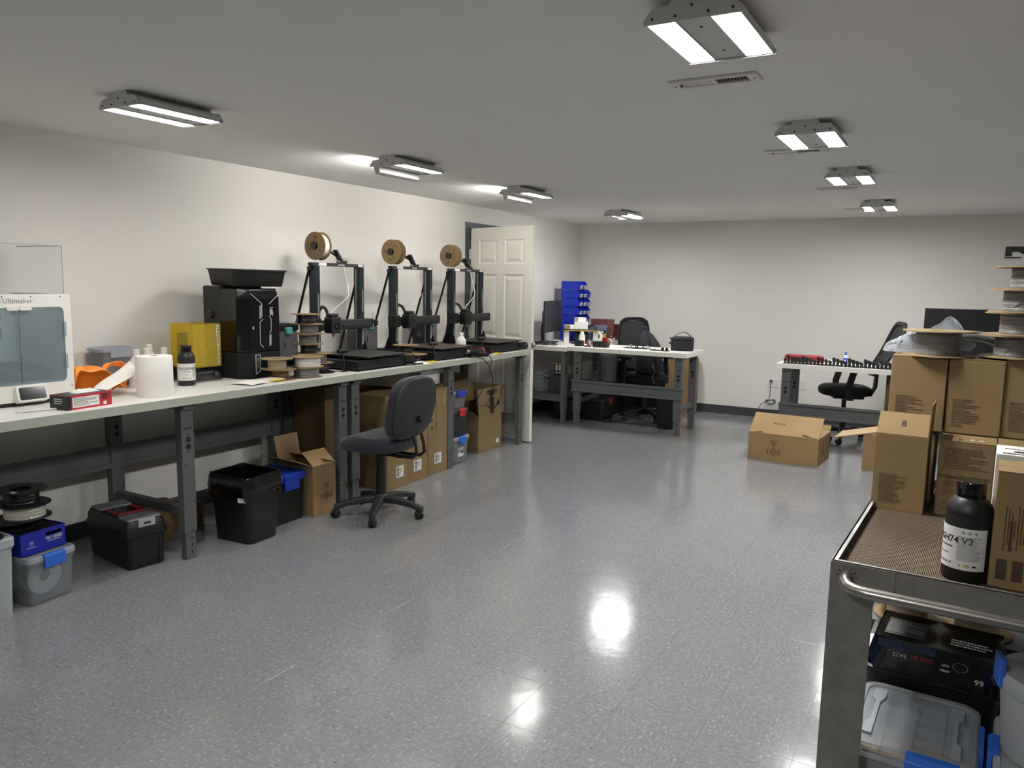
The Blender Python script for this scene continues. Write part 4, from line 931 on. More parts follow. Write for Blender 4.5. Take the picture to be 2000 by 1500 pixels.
# ---- waste bin with liner
t = thing('waste_bin', 'black square waste bin lined with a shiny black bag beside the bench', 'waste bin', (-3.575, 3.085, 0), 4)
bw_, bd_ = .285, .235
obj('bin_body', B().loft([rrect(bw_*.97, bd_*.95, .04, 0), rrect(bw_, bd_, .045, .01), rrect(bw_*1.13, bd_*1.2, .05, .37), rrect(bw_*1.1, bd_*1.16, .045, .37), rrect(bw_*.96, bd_*.92, .04, .012)]), 'black', t, smooth=True)
n = 64; rnd = random.Random(4); ph = [(rnd.choice((3,5,7,9,11,14)), rnd.uniform(0,6), rnd.uniform(.3,1)) for _ in range(6)]
def lin_ring(w, d, z, amp, zamp):
    P = rrect(w, d, .055, z, n=15); out = []
    for i, p in enumerate(P):
        a = 2*PI*i/len(P); q = sum(k[2]*math.sin(k[0]*a+k[1]) for k in ph)/3
        out.append((p[0]*(1+amp*q), p[1]*(1+amp*q), z+zamp*q))
    return out
obj('liner', B().loft([lin_ring(bw_*1.2, bd_*1.27, .27, .04, .05), lin_ring(bw_*1.235, bd_*1.3, .32, .045, .015), lin_ring(bw_*1.21, bd_*1.28, .35, .03, .01), lin_ring(bw_*1.19, bd_*1.26, .385, .01, .004), lin_ring(bw_*1.16, bd_*1.22, .402, .008, .006), lin_ring(bw_*1.1, bd_*1.15, .398, .01, .005), lin_ring(bw_*1.04, bd_*1.06, .3, .04, .02), lin_ring(bw_*.9, bd_*.85, .05, .05, .01)], False, True), 'liner', t, smooth=True)
t_ = plate(t, .05, .035, (.11, -.142, .272), (PI/2, 0, .3), 'label_white')
t = tote('black tote with a blue lid standing between the waste bin and the open carton', (-3.70, 3.42, 0), 90, .27, .30, .315, 'black', 'blue_lid', latch='blue_lid', latches=('front', 'left'), lid_h=.05, latch_w=.12)
t = carton('open cardboard carton with raised flap and fragile mark under the bench', (-3.665, 3.672, 0), 88, .20, .33, .335, 'card', {'front': -52, 'left': 66, 'back': 12, 'right': -70}, {'front': .13, 'back': .16, 'left': .15, 'right': .1})
fragile(t, .085, (.015, -.166, .125)); 
carton('large dark brown carton deep under the bench behind the paired legs', (-3.99, 4.155, 0), 90, .245, .3, .77, 'card_dark')
# ---- flat tall cartons in a row
def tall(y0, y1, x, h, label, seed):
    w = y1-y0; t = carton(label, (x-.31, (y0+y1)/2, 0), 90, w, .62, h, 'card_old', tape=False, group='tall cartons standing in a row under the bench')
    plate(t, w*.36, .085, (.0 if seed > 1 else .03, -.3108, .125), FRONT); barcode(t, w*.12, .065, (-.022 if seed > 1 else .008, -.3112, .125)); rows(t, .05, .018, 2, (.012 if seed > 1 else .042, -.3113, .125), DOWNF, 'print_black', seed=seed, fill=.95)
    b = B(); rnd = random.Random(seed)
    for k in range(14): b.cb((-w*.1, -.3106, h*.52+.018*k), (.01+.012*rnd.random(), .0006, .01))
    for k in range(3): b.cb((-w*.32, -.3106, h*.55+.06*k), (.03, .0006, .03*(.5+.5*rnd.random())))
    obj('printed_marks', b, 'print_brown', t)
    obj('edge_tear', B().cb((w/2-.006, -.3104, h*.6), (.012, .0008, h*.7)), 'card_dark', t)
    plate(t, .02, .09, (w*.3, -.3106, h-.09), FRONT, 'card_light')
    return t
tall(4.305, 4.545, -3.50, .70, 'tall worn carton, leftmost of the three behind the office chair', 1)
tall(4.56, 4.825, -3.515, .69, 'tall worn carton, middle one of the three behind the office chair', 2)
tall(4.85, 5.115, -3.53, .69, 'tall worn carton, rightmost of the three, against the bench leg', 3)
t = carton('pale grey carton lying on top of the tall cartons under the bench', (-3.83, 4.92, .705), 90, .42, .42, .12, 'label_white', tape='grey_print')
obj('side_panel', B().box(-.2105, -.05, -.2108, -.2098, .002, .118), 'darkgrey', t)
# ---- stacked totes
GT = 'totes stacked right of the tall cartons'
t = tote('clear tote with blue latch and white label at the bottom of the stack of three', (-3.70, 5.36, 0), 90, .25, .30, .235, latches=('front',), latch_w=.09, group=GT)
plate(t, .085, .075, (0, -.139, .1), FRONT); rows(t, .05, .03, 4, (-.01, -.1398, .11), FRONT, 'print_black', seed=2); obj('label_mark', B().cb((.022, -.1396, .1), (.02, .0008, .03)), 'print_black', t)
t = tote('dark smoky tote with a red latch in the middle of the stack of three', (-3.70, 5.355, .236), 90, .235, .29, .235, 'charcoal', 'darkgrey', latch='red', latches=('front',), latch_w=.085, group=GT)
t = tote('small clear tote with a blue handle on top of the stack of three', (-3.70, 5.35, .472), 90, .225, .28, .15, latches=('front', 'right'), group=GT, latch_w=.13, latch='blue_lid', lid_h=.022)
carton('small orange-labelled carton inside the top clear tote', (-3.645, 5.36, .48), 90, .085, .12, .11, 'red_dull', cat='box', tape=False)
# ---- shipping carton with arrow mark
t = carton('open brown shipping carton with a black tape strip and curved arrow mark', (-3.785, 5.955, 0), 90, .40, .30, .33, 'card_old', {'front': -4, 'left': 60, 'right': 3, 'back': 4}, {'front': .25, 'back': .24, 'left': .14, 'right': .2})
b = B(); yq = -.1546
for k in range(12):
    a = math.radians(205+k*11); a2 = math.radians(205+(k+1)*11); p = (.04+.10*math.cos(a), .455+.065*math.sin(a)); q = (.04+.10*math.cos(a2), .455+.065*math.sin(a2)); stroke(b, p, q, .012, yq)
b.prism([(.105,.43),(.155,.405),(.15,.465)], yq-.0004, yq+.0004, 'y')
obj('arrow_mark', b, 'print_black', t); obj('tape_strip', B().cb((.03, yq-.0003, .45), (.05, .0006, .21)), 'print_black', t); obj('tape_mark', B().cb((.03, yq-.0008, .50), (.03, .0004, .01)), 'teal', t)
rows(t, .16, .045, 2, (.03, yq, .545), FRONT, 'print_black', th=.6, seed=4, fill=.95); plate(t, .05, .04, (.13, -.1512, .07), FRONT)
t = carton('brown carton with several white shipping labels behind the arrow carton', (-3.86, 6.225, 0), 87, .125, .30, .50, 'card_old', {'front': 25, 'left': -40}, {'front': .09, 'left': .1})
for z_, h2 in ((.10, .12), (.245, .1), (.35, .06)): plate(t, .085, h2, (.0, -.1512, z_), FRONT); rows(t, .06, h2*.7, 6, (.0, -.1518, z_), FRONT, 'grey_print', seed=int(z_*100))
carton('small brown carton up under the bench top behind the arrow carton', (-4.04, 5.80, .0), 90, .5, .185, .68, 'card_dark')
# ================================================================ task chair at the bench
def star_base(t, r=.285, a0=-62, hz=.115, m='charcoal', cr=.028):
    for k in range(5):
        a = math.radians(a0+72*k); X = Matrix.Rotation(a, 4, 'Z')
        secs = [[(x, p[0], p[1]+z) for p in rrect(wd, ht, .008, n=3)] for x, z, wd, ht in ((.02,hz-.005,.06,.05),(.12,hz-.006,.05,.042),(.22,hz-.022,.042,.036),(r-.01,hz-.04,.038,.04),(r+.018,hz-.047,.03,.04))]
        lg = obj('leg', B().loft(secs, X=X), m, t, smooth=True)
        ca = math.radians(40*k+20)
        Y = Matrix.Translation((r*math.cos(a), r*math.sin(a), 0)) @ Matrix.Rotation(ca, 4, 'Z')
        b = B()
        for s in (-1, 1): b.lathe([(.01,0),(cr-.003,0),(cr,.003),(cr,.016),(cr-.004,.02),(.008,.021)], 18, X=Y @ Matrix.Translation((.012, s*.002, cr)) @ Matrix.Rotation(-s*PI/2, 4, 'X'))
        b.cyl((0,0,cr), (0,0,hz-.05), .006, n=8, X=Y); b.cb((.006, 0, cr*1.75), (.034, .018, .014), X=Y)
        obj('caster', b, 'black', lg, smooth=True)
t = thing('office_chair', 'armless office chair with dark grey fabric seat at the left bench', 'chair', (-3.19, 3.86, 0), 93)
# local: chair faces +y
star_base(t, a0=-62-93)
obj('column', B().lathe([(.032,.08),(.032,.27),(.028,.272),(.028,.42)], 20), 'black', t, smooth=True)
obj('column_hub', B().lathe([(.05,.085),(.052,.11),(.045,.135),(.034,.145)], 24), 'charcoal', t, smooth=True)
obj('mechanism', B().box(-.06, .06, -.13, .09, .415, .45).cyl((.06,.0,.425),(.19,.02,.42),.006,n=8), 'black', t, bevel=.004)
secs = []
for z, k, y in ((.447,.80,0),(.455,.92,0),(.475,.995,.0),(.50,1.0,0),(.522,.96,0),(.535,.86,-.005),(.541,.6,-.01)):
    P = []
    for i in range(40):
        a = 2*PI*i/40; c, s = math.cos(a), math.sin(a); n_ = 2.6
        rr = (abs(c)**n_+abs(s)**n_)**(-1/n_)
        x = .24*rr*c*k*(1-.1*max(0, -s)); yy = .235*rr*s*k+.015; P.append((x, yy+y, z - (.03*max(0, (yy-.1)/.13)**2 if z > .46 else .012*max(0, (yy-.1)/.13)) + (.012*(c*c) if z > .53 else 0)))
    secs.append(P)
obj('seat', B().loft(secs), 'fabric', t, smooth=True)
def back_sheet(y0, k, th):
    return lambda u, v: None
def back_ring(k, off, cz=.735):
    P = []
    for i in range(44):
        a = 2*PI*i/44; c, s = math.cos(a), math.sin(a); n_ = 3.0; rr = (abs(c)**n_+abs(s)**n_)**(-1/n_)
        x = .222*rr*c*k; z = .2*rr*s*k
        P.append((x, -.275 - .10*(z/.2)*.35 + .22*(x*x) + .05*(z/.2)**2*.3 + off, cz+z))
    return P
obj('backrest', B().loft([back_ring(.93, -.004), back_ring(1, .004), back_ring(1.01, .045), back_ring(.97, .064), back_ring(.85, .074), back_ring(.4, .07)]), 'fabric', t, smooth=True)
obj('back_shell', B().loft([back_ring(.99, .006), back_ring(1.0, -.006), back_ring(.95, -.018), back_ring(.5, -.03)]), 'charcoal', t, smooth=True)
obj('adjust_knob', B().lathe([(.022,0),(.02,.022),(.01,.026)], 14, X=Matrix.Translation((.0,-.295,.665)) @ Matrix.Rotation(PI/2, 4, 'X')).cb((0,-.325,.665),(.035,.01,.01)), 'black', t, smooth=True)
for s in (-1, 1): obj('back_bar', B().tube([(s*.04,-.05,.425),(s*.045,-.18,.42),(s*.045,-.28,.425),(s*.045,-.31,.45),(s*.045,-.305,.5),(s*.045,-.285,.57)], .011, 10), 'black', t, smooth=True)
# ================================================================ far left corner
DC = .845
# ---- blue stacking bins
def bin_mesh():
    w, d, h = .104, .25, .1; th = .003
    side = [(d/2,0),(-d/2+.03,0),(-d/2+.012,.01),(-d/2,.055),(-d/2+.035,h),(d/2,h)]
    b = B()
    for s in (-1, 1): b.prism(side, s*(w/2), s*(w/2-th), 'x')
    b.box(-w/2, w/2, -d/2+.03, d/2, 0, th).box(-w/2, w/2, d/2-th, d/2, 0, h)
    b.prism([(-d/2+.03,0),(-d/2+.012,.01),(-d/2,.055),(-d/2+.004,.055),(-d/2+.016,.012),(-d/2+.03,th)], -w/2, w/2, 'x')
    b.box(-w/2-.003, -w/2, -d/2+.04, d/2, h-.01, h).box(w/2, w/2+.003, -d/2+.04, d/2, h-.01, h)
    for k in range(4): b.box(-w/2-.0015, -w/2, -.04, .09, .03+.014*k, .034+.014*k)
    return b.mesh('bin_body', 'blue')
bm_ = bin_mesh(); RN = ('bottom', 'second', 'third', 'fourth', 'fifth', 'sixth', 'top')
for r_ in range(7):
    for c_ in range(3):
        if r_ == 6 and c_ == 2: continue
        t = thing('stacking_bin', 'blue stacking bin, %s row from the desk, %s column from the camera' % (RN[r_], ('nearest', 'middle', 'farthest')[c_]), 'bin', (-4.08, 8.56+.112*c_, DC+.1035*r_), 90, 'blue bins stacked in the corner')
        obj('bin_body', bm_, parent=t)
        if not (r_ == 5 and c_ == 2):
            obj('label_card', B().rb((0, -.1225, .032), (.068, .001, .04), rx=.28), 'label_white', t); obj('label_print', B().rb((.005, -.1235, .032), (.03, .0006, .016), rx=.28), 'grey_print', t)
# ---- monitor seen from behind
t = thing('monitor', 'black monitor seen from its side and back beside the blue bins', 'monitor', (-4.10, 7.98, DC), 99)
obj('screen_panel', B().sheet(lambda u, v: ((u-.5)*.62, -.05+.03*(2*u-1)**2*-1+.03, .13+.36*v), 14, 2, .018), 'charcoal', t, smooth=True)
obj('back_bulge', B().loft([[(p[0], .0, p[1]+.3) for p in rrect(.34,.2,.03)], [(p[0], .035, p[1]+.3) for p in rrect(.26,.15,.03)]]), 'black', t, smooth=True)
obj('stand_neck', B().loft([[(p[0], p[1]+.06+y, z) for p in rrect(.06,.03,.01)] for z, y in ((.01,0),(.15,.01),(.33,-.015))]), 'black', t, smooth=True)
obj('stand_base', B().loft([rrect(.26,.2,.03,0,cy=.03), rrect(.25,.19,.03,.012,cy=.03)]), 'black', t, smooth=True)
# ---- clutter on the corner desk
def small_box(label, loc, rz, w, d, h, m, cat='box', mark=None):
    t = thing('small_box', label, cat, loc, rz)
    obj('body', B().box(-w/2, w/2, -d/2, d/2, 0, h), m, t, bevel=.002); obj('lid_seam', B().box(-w/2-.0004, w/2+.0004, -d/2-.0004, d/2+.0004, h*.78, h*.79), 'grey_print', t)
    if mark: obj('label_mark', B().box(-w*.3, w*.3, -d/2-.001, -d/2, h*.3, h*.6), mark, t)
    return t
def open_bin(label, loc, rz, w, d, h, m='black'):
    return tag(obj('parts_box', openbox(w, d, h, .008, .96, .003, .002), m, loc=loc, rot=(0,0,math.radians(rz))), label, 'box')
small_box('white carton, largest of the white cartons on the corner desk', (-3.84, 8.32, DC+.16), 25, .16, .11, .085, 'white_paper')
small_box('small white carton on top of the white carton pile', (-3.87, 8.36, DC+.246), 60, .12, .08, .05, 'white_paper')
small_box('white carton leaning left in the white carton pile', (-3.95, 8.25, DC+.16), -20, .11, .1, .05, 'white_paper')
t = thing('printer_stand', 'low black shelf riser carrying white cartons on the corner desk', 'riser', (-3.84, 8.31, DC), 30)
obj('riser_top', B().box(-.2, .2, -.11, .11, .14, .158), 'black', t, bevel=.003); obj('riser_edge', B().box(-.2, .2, -.1115, -.11, .143, .15), 'yellow', t)
for s in (-1, 1): obj('riser_leg', B().box(s*.17-.03, s*.17+.03, -.08, .08, 0, .14), 'white_plastic', t, bevel=.003)
open_bin('dark grey box standing under the black riser', (-3.83, 8.31, DC), 30, .16, .12, .11, 'charcoal')
t = thing('tape_roll', 'white roll standing right of the carton riser', 'roll', (-3.72, 8.5, DC+.07), 0, rot=(PI/2, 0, .6))
obj('roll', B().ring(.07, .04, -.03, .03, 26), 'white_paper', t, smooth=True)
tag(obj('white_bottle', B().lathe([(.035,0),(.036,.01),(.036,.10),(.02,.13),(.02,.15)], 20), 'white_plastic', smooth=True, loc=(-3.70, 8.05, DC)), 'small white bottle in front of the white roll', 'bottle')
def circuit(label, loc, rz, tilt, w, h, m, seed):
    t = thing('circuit_board', label, 'circuit board', loc, 0, rot=(math.radians(tilt), 0, math.radians(rz)))
    obj('board', B().box(-w/2, w/2, -.002, .002, 0, h), m, t)
    rnd = random.Random(seed)
    for k in range(16):
        x, z, a, c = rnd.uniform(-w*.42, w*.42), rnd.uniform(h*.1, h*.85), rnd.uniform(.008, .03), rnd.uniform(.008, .025)
        obj('component', B().box(x-a/2, x+a/2, -.002-rnd.uniform(.004,.014), -.002, z-c/2, z+c/2), rnd.choice(('black', 'darkgrey', 'steel', 'print_brown', 'pcb2', 'red_dull')), t)
    return t
circuit('reddish circuit board standing tilted right of the blue bins', (-3.80, 8.83, DC+.01), 10, -14, .30, .26, 'pcb', 3)
circuit('dark circuit board leaning in front of the reddish one', (-3.80, 8.72, DC+.005), 20, -20, .22, .2, 'pcb2', 8)
circuit('small reddish circuit board propped beside the honey-coloured jar', (-3.70, 8.95, DC+.005), -15, -10, .16, .2, 'pcb', 11)
t = thing('jar', 'honey-coloured jar with black lid on the corner desk', 'jar', (-3.69, 8.63, DC))
obj('glass', B().lathe([(.035,0),(.038,.008),(.038,.09),(.03,.105)], 22), 'jar_honey', t, smooth=True); obj('lid', B().lathe([(.034,.103),(.034,.135),(.03,.138)], 22), 'black', t, smooth=True); obj('lid_label', B().box(-.02,.02,-.0345,-.0335,.108,.13), 'label_white', t)
open_bin('dark box holding odds and ends beside the bins', (-3.92, 8.5, DC), 10, .14, .12, .16, 'black')
t = thing('headset', 'black headset propped beside the blue bins', 'headset', (-3.83, 8.62, DC))
obj('headband', B().tube([(.07*math.cos(a), .0, .1+.09*math.sin(a)) for a in [-.3+i*.37 for i in range(11)]], .008, 8), 'black', t, smooth=True)
for s in (-1, 1): obj('earcup', B().lathe([(.032,0),(.036,.01),(.03,.026)], 16, X=Matrix.Translation((s*.06,0,.06)) @ Matrix.Rotation(s*PI/2, 4, 'Y')), 'black', t, smooth=True)
def book(label, loc, rz, w, d, h, m, pages='white_paper'):
    t = thing('book', label, 'book', loc, rz)
    obj('cover', B().box(-w/2, w/2, -d/2, d/2, 0, .003).box(-w/2, w/2, -d/2, d/2, h-.003, h).box(-w/2, -w/2+.003, -d/2, d/2, .003, h-.003), m, t); obj('pages', B().box(-w/2+.003, w/2-.003, -d/2+.004, d/2-.004, .003, h-.003), pages, t)
book('green-covered book lying on the corner desk near the mesh chair', (-3.75, 8.93, DC), 5, .2, .16, .045, 'green')
book('white-and-blue booklet lying in front of the green book', (-3.735, 8.72, DC), 12, .16, .12, .02, 'blue_latch')
for k, (dx, z, m) in enumerate(((0, 0, 'label_white'), (.01, .016, 'card_dark'), (-.01, .034, 'white_plastic'))):
    tag(obj('folder', B().box(-.11, .11, -.15, .15, z, z+.014), m, bevel=.002, loc=(-3.80+dx, 9.12, DC+.002), rot=(0, 0, .1*k)), ('white folder at the bottom of the folder pile by the back wall', 'brown folder in the middle of the folder pile by the back wall', 'white folder on top of the pile by the back wall')[k], 'folder')
book('grey closed laptop at the desk edge left of the mesh chair', (-3.74, 8.22, DC), 88, .3, .2, .016, 'darkgrey', 'darkgrey')
cable_pile('tangle of black cables in front of the monitor', (-4.0, 7.78, DC), 9, 7, .1, .004); cable_pile('tangle of white and grey cables under the monitor', (-3.93, 7.92, DC), 10, 4, .07, .003, 'label_white')
t = thing('keyboard', 'black keyboard at the left end of the corner desk', 'keyboard', (-4.17, 7.70, DC), 85)
obj('tray', B().box(-.18, .18, -.065, .065, 0, .018), 'black', t, bevel=.004)
b = B()
for i in range(12):
    for j in range(4): b.box(-.172+i*.029, -.148+i*.029, -.058+j*.029, -.034+j*.029, .018, .024)
obj('keys', b, 'charcoal', t, stuff=True)
# ---- on the grey desk
open_bin('single small black parts box at the left end of the grey desk', (-3.57, 7.70, D1H), 0, .085, .085, .06)
open_bin('left one of two black parts boxes side by side on the grey desk', (-3.355, 7.70, D1H), 0, .082, .085, .06); open_bin('right one of two black parts boxes side by side on the grey desk', (-3.27, 7.705, D1H), 0, .082, .085, .06)
t = thing('caliper_stand', 'small red and black clamp stand between the black parts boxes', 'clamp', (-3.47, 7.69, D1H))
obj('stand_base', B().cb((0,0,.006),(.07,.05,.012)), 'black', t, bevel=.002); obj('stand_post', B().cyl((0,0,.012),(0,0,.075),.006,n=10), 'red', t); obj('stand_arm', B().rb((.005,0,.03),(.07,.012,.01),ry=.4), 'red', t); obj('stand_clip', B().cb((.025,0,.05),(.02,.02,.012)), 'white_plastic', t)
t = thing('mug', 'red cup with a white handle behind the black parts boxes', 'cup', (-3.30, 7.80, D1H))
obj('cup', B().lathe([(.028,0),(.032,.005),(.034,.1),(.031,.1),(.029,.01)], 22), 'red', t, smooth=True); obj('handle', B().tube([(.033,0,.085),(.06,0,.085),(.072,0,.06),(.06,0,.03),(.033,0,.025)], .008, 8), 'white_plastic', t, smooth=True)
t = thing('glass_dish', 'small clear tub behind the black parts boxes', 'tub', (-3.42, 7.83, D1H)); obj('tub', openbox(.12, .09, .06, .01, .9), 'tote_clear', t, smooth=True)
t = thing('mousepad', 'flat black pad with small parts on the grey desk before the chair', 'tray', (-2.96, 7.86, D1H), 4)
obj('pad', B().loft([rrect(.27,.15,.01,0), rrect(.27,.15,.01,.005)]), 'black', t)
rnd = random.Random(21); 
for k in range(9):
    x, y = rnd.uniform(-.11, .11), rnd.uniform(-.05, .05)
    tag(obj('printed_part', B().lathe([(.012,0),(.012,.006),(.005,.01),(.005,.02+.01*rnd.random()),(.009,.03)], 10, (0,0,0)), 'black' if k % 3 else 'label_white', loc=(-2.96+x, 7.86+y, D1H+.0055)), 'small %s printed peg on the flat black pad before the mesh chair' % ('black' if k % 3 else 'white'), 'printed part', 'printed parts on the pad')
t = thing('tool_pouch', 'flat black tablet-like pad left of the camera bag', 'tablet', (-2.66, 7.73, D1H), -4); obj('slab', B().loft([rrect(.2,.1,.01,0), rrect(.2,.1,.01,.007)]), 'black_gloss', t)
for x, nm in ((-2.63, 'left'), (-2.585, 'right')): tag(obj('knob', B().lathe([(.014,0),(.016,.004),(.016,.022),(.01,.028)], 14), 'black', smooth=True, loc=(x, 7.73, D1H+.008)), 'small black knob, %s one of two on the dark pad' % nm, 'knob')
# black carry bag
t = thing('carry_bag', 'black padded carry bag with a top strap on the grey desk', 'bag', (-2.48, 7.915, D1H), 8)
obj('body', B().loft([rrect(.215,.15,.03,0), rrect(.225,.16,.035,.015), rrect(.228,.165,.035,.1), rrect(.225,.16,.035,.118), rrect(.23,.166,.035,.122), rrect(.22,.155,.04,.138), rrect(.16,.1,.04,.146)]), 'bag_fabric', t, smooth=True)
obj('zip', B().loft([rrect(.232,.168,.036,.116), rrect(.232,.168,.036,.1205)]), 'black', t)
obj('strap', B().sheet(lambda u, v: (-.08+.17*u, -.03+.035*v+.02*math.sin(3*u), .146+.045*math.sin(PI*u)**.8), 14, 2, .006), 'black', t, smooth=True)
obj('front_pocket', B().loft([[(p[0], -.084, p[1]+.06) for p in rrect(.16,.09,.02)], [(p[0]*.95, -.096, p[1]*.95+.06) for p in rrect(.16,.09,.02)]]), 'bag_fabric', t, smooth=True)
obj('buckle', B().cb((-.124, -.02, .075), (.022, .025, .02)).cb((-.124, -.02, .125), (.015, .02, .012)), 'black_gloss', t, bevel=.003)
# ---- mesh office chair with a backpack
def mesh_chair(label, loc, rz, arms=True, lean=12, seat_h=.49, bh=.62, seatm='black_matte', back_gap=0.):
    t = thing('mesh_chair', label, 'chair', loc, rz)     # faces local +y
    star_base(t, .29, 20, .115, 'black')
    obj('column', B().lathe([(.03,.08),(.03,.28),(.022,.282),(.022,seat_h-.09)], 18), 'black', t, smooth=True)
    obj('mechanism', B().box(-.09, .09, -.17, .12, seat_h-.1, seat_h-.06), 'black', t, bevel=.008)
    secs = []
    for z, k in ((-.06,.86),(-.045,.97),(-.015,1),(.012,.97),(.028,.85),(.034,.5)):
        P = []
        for i in range(36):
            a = 2*PI*i/36; c, s = math.cos(a), math.sin(a); rr = (abs(c)**3+abs(s)**3)**(-1/3); P.append((.255*rr*c*k, .245*rr*s*k, seat_h+z-(.03*max(0, s*k-.6))))
        secs.append(P)
    obj('seat', B().loft(secs), seatm, t, smooth=True)
    L_ = math.radians(lean)
    X = Matrix.Translation((0, -.235, seat_h+.06+back_gap)) @ Matrix.Rotation(L_, 4, 'X')
    prof = lambda v: .175+.03*math.sin(min(1, v*1.25)*PI/2)
    def fr(u, k, yo):
        a = 2*PI*u; c, s = math.cos(a), math.sin(a); rr = (abs(c)**4+abs(s)**4)**(-.25); z = bh/2+bh/2*rr*s*(1-(1-k)*.8); x = prof(z/bh)*rr*c*k
        return (x, yo+.22*x*x-.03*math.sin(PI*z/bh), z)
    b = B(); n = 48
    secs = [[fr(i/n, k, yo) for i in range(n)] for k, yo in ((1, -.012), (1.02, 0), (1, .014), (.87, .012), (.86, -.01), (1, -.012))]
    b.loft(secs, False, False, X=X); obj('back_frame', b, 'black', t, smooth=True)
    obj('back_mesh', B().sheet(lambda u, v: (lambda z: ((2*u-1)*prof(z/bh)*.88, .22*((2*u-1)*prof(z/bh)*.88)**2-.03*math.sin(PI*z/bh), z))(bh*.06+bh*.88*v), 10, 12, .002, X=X), 'mesh_black', t, smooth=True)
    obj('lumbar_bar', B().tube([(-.18,-.02,bh*.33),(0,-.035,bh*.33),(.18,-.02,bh*.33)], .014, 8, X=X), 'black', t, smooth=True)
    obj('spine', B().loft([[(p[0], p[1]+y, z) for p in rrect(.07,.03,.01)] for y, z in ((-.14, seat_h-.08),(-.24, seat_h-.07),(-.285, seat_h+.02),(-.295, seat_h+.25))]), 'black', t, smooth=True)
    if arms:
        for s in (-1, 1):
            obj('arm_post', B().loft([[(s*.27+p[0], .0+p[1]+dy, z) for p in rrect(.03,.065,.012)] for z, dy in ((seat_h-.07,.02),(seat_h+.05,.03),(seat_h+.2,-.01))]).box(min(s*.1,s*.28), max(s*.1,s*.28), -.02, .05, seat_h-.09, seat_h-.065), 'black', t, smooth=True)
            obj('arm_pad', B().loft([[(s*.27+p[0], p[1], z) for p in rrect(.085*k,.25*k,.03)] for z, k in ((seat_h+.2,.94),(seat_h+.21,1),(seat_h+.225,.95))]), 'black', t, smooth=True)
    return t
mesh_chair('black mesh office chair behind the grey desk with a backpack on it', (-3.06, 8.40, 0), 228, lean=8, seat_h=.50, bh=.60)
t = thing('backpack', 'black backpack slumped on the seat of the mesh chair', 'backpack', (-2.99, 8.34, .535), 10)
secs = []
for z, w, d, ox in ((0,.26,.16,0),(.03,.31,.2,0),(.2,.30,.2,.0),(.34,.25,.16,-.01),(.44,.16,.11,-.04),(.5,.07,.06,-.06)): secs.append([(p[0]+ox, p[1], p[2]+.012*math.sin(p[0]*40+z*20)) for p in rrect(w, d, min(w, d)*.4, z, n=6)])
obj('pack_body', B().loft(secs), 'bag_fabric', t, smooth=True)
obj('shoulder_strap', B().sheet(lambda u, v: (-.02+.17*u**1.2, -.10-.04*math.sin(PI*u)+.0*v, .47-.42*u+.045*v*math.cos(u)), 14, 2, .008), 'charcoal', t, smooth=True)
obj('side_strap', B().sheet(lambda u, v: (.06+.04*u+.02*math.sin(6*u), -.13-.02*math.sin(PI*u), .1-.2*u+.0*v+.02*v), 10, 2, .006), 'grey_print', t, smooth=True)
obj('top_loop', B().tube([(-.09,-.03,.46),(-.09,-.04,.53),(-.03,-.04,.53),(-.03,-.03,.47)], .008, 8), 'black', t, smooth=True)
obj('front_pocket', B().loft([[(p[0]-.01, -.098, p[1]+.16) for p in rrect(.22,.2,.05)], [(p[0]*.85-.01, -.125, p[1]*.85+.15) for p in rrect(.22,.2,.05)]]), 'bag_fabric', t, smooth=True)
# ---- under the grey desk and corner desk
t = thing('waste_bin', 'narrow black waste bin with white sticker under the grey desk', 'waste bin', (-2.64, 8.02, 0)); 
obj('bin_body', B().loft([rrect(.17,.2,.02,0), rrect(.215,.26,.025,.33), rrect(.205,.25,.02,.33), rrect(.16,.19,.02,.01)]), 'black', t, smooth=True); plate(t, .09, .05, (.03, -.1245, .275), (PI/2+.09, 0, 0), 'grey_print')
t = thing('lower_shelf', 'grey lower shelf under the corner desk', 'shelf', (-3.985, 8.38, .29), 90); obj('shelf_board', B().box(-.78, .78, -.25, .27, 0, .018), 'bench_grey', t)
obj('support_rail', B().box(-.78, .78, -.25, -.23, -.04, 0).box(-.78, .78, .25, .27, -.04, 0), 'bench_grey', t)
t = thing('mixing_bowls', 'stack of clear plastic tubs on the shelf under the corner desk', 'tubs', (-4.13, 7.86, .309)); b = B()
for k in range(5): b.lathe([(.12,.0+.045*k),(.15,.04+.045*k),(.16,.05+.045*k),(.155,.05+.045*k),(.12,.01+.045*k)], 28, cap0=False, cap1=False)
obj('tub_wall', b, 'tote_frost', t, smooth=True)
t = thing('power_supply', 'grey power supply box with a fan grille under the corner desk', 'device', (-3.87, 7.84, .309), 8); obj('case', B().box(-.075, .075, -.08, .08, 0, .19), 'darkgrey', t, bevel=.003)
obj('grille', B().box(-.16, -.08, -.085, -.08, .17, .21), 'print_black', t); b = B()
for k in range(6): stroke(b, (-.158+.014*k, .175), (-.15+.014*k, .205), .004, -.0858)
obj('stripe', b, 'print_white', t)
t = thing('gift_box', 'small dark box with bright vertical panels and a gold top edge on the power supply', 'box', (-3.86, 7.84, .50), 5); obj('body', B().box(-.06, .06, -.06, .06, 0, .145), 'charcoal', t, bevel=.002); obj('gold_edge', B().box(-.061, .061, -.061, -.058, .135, .146), 'yellow', t)
for x in (-.024, .018): obj('panel', B().box(x-.014, x+.014, -.0612, -.06, .06, .125).box(x-.014, x+.014, -.0612, -.06, .03, .042), 'label_white', t)
tote('black tote on the floor under the corner desk', (-3.80, 7.98, 0), 90, .36, .3, .23, 'black', 'black', latches=())
tote('black tote with red latches on the floor between the two desks', (-3.50, 8.10, 0), 0, .3, .36, .25, 'black', 'black', latch='red', latches=('left', 'right'), latch_w=.09)
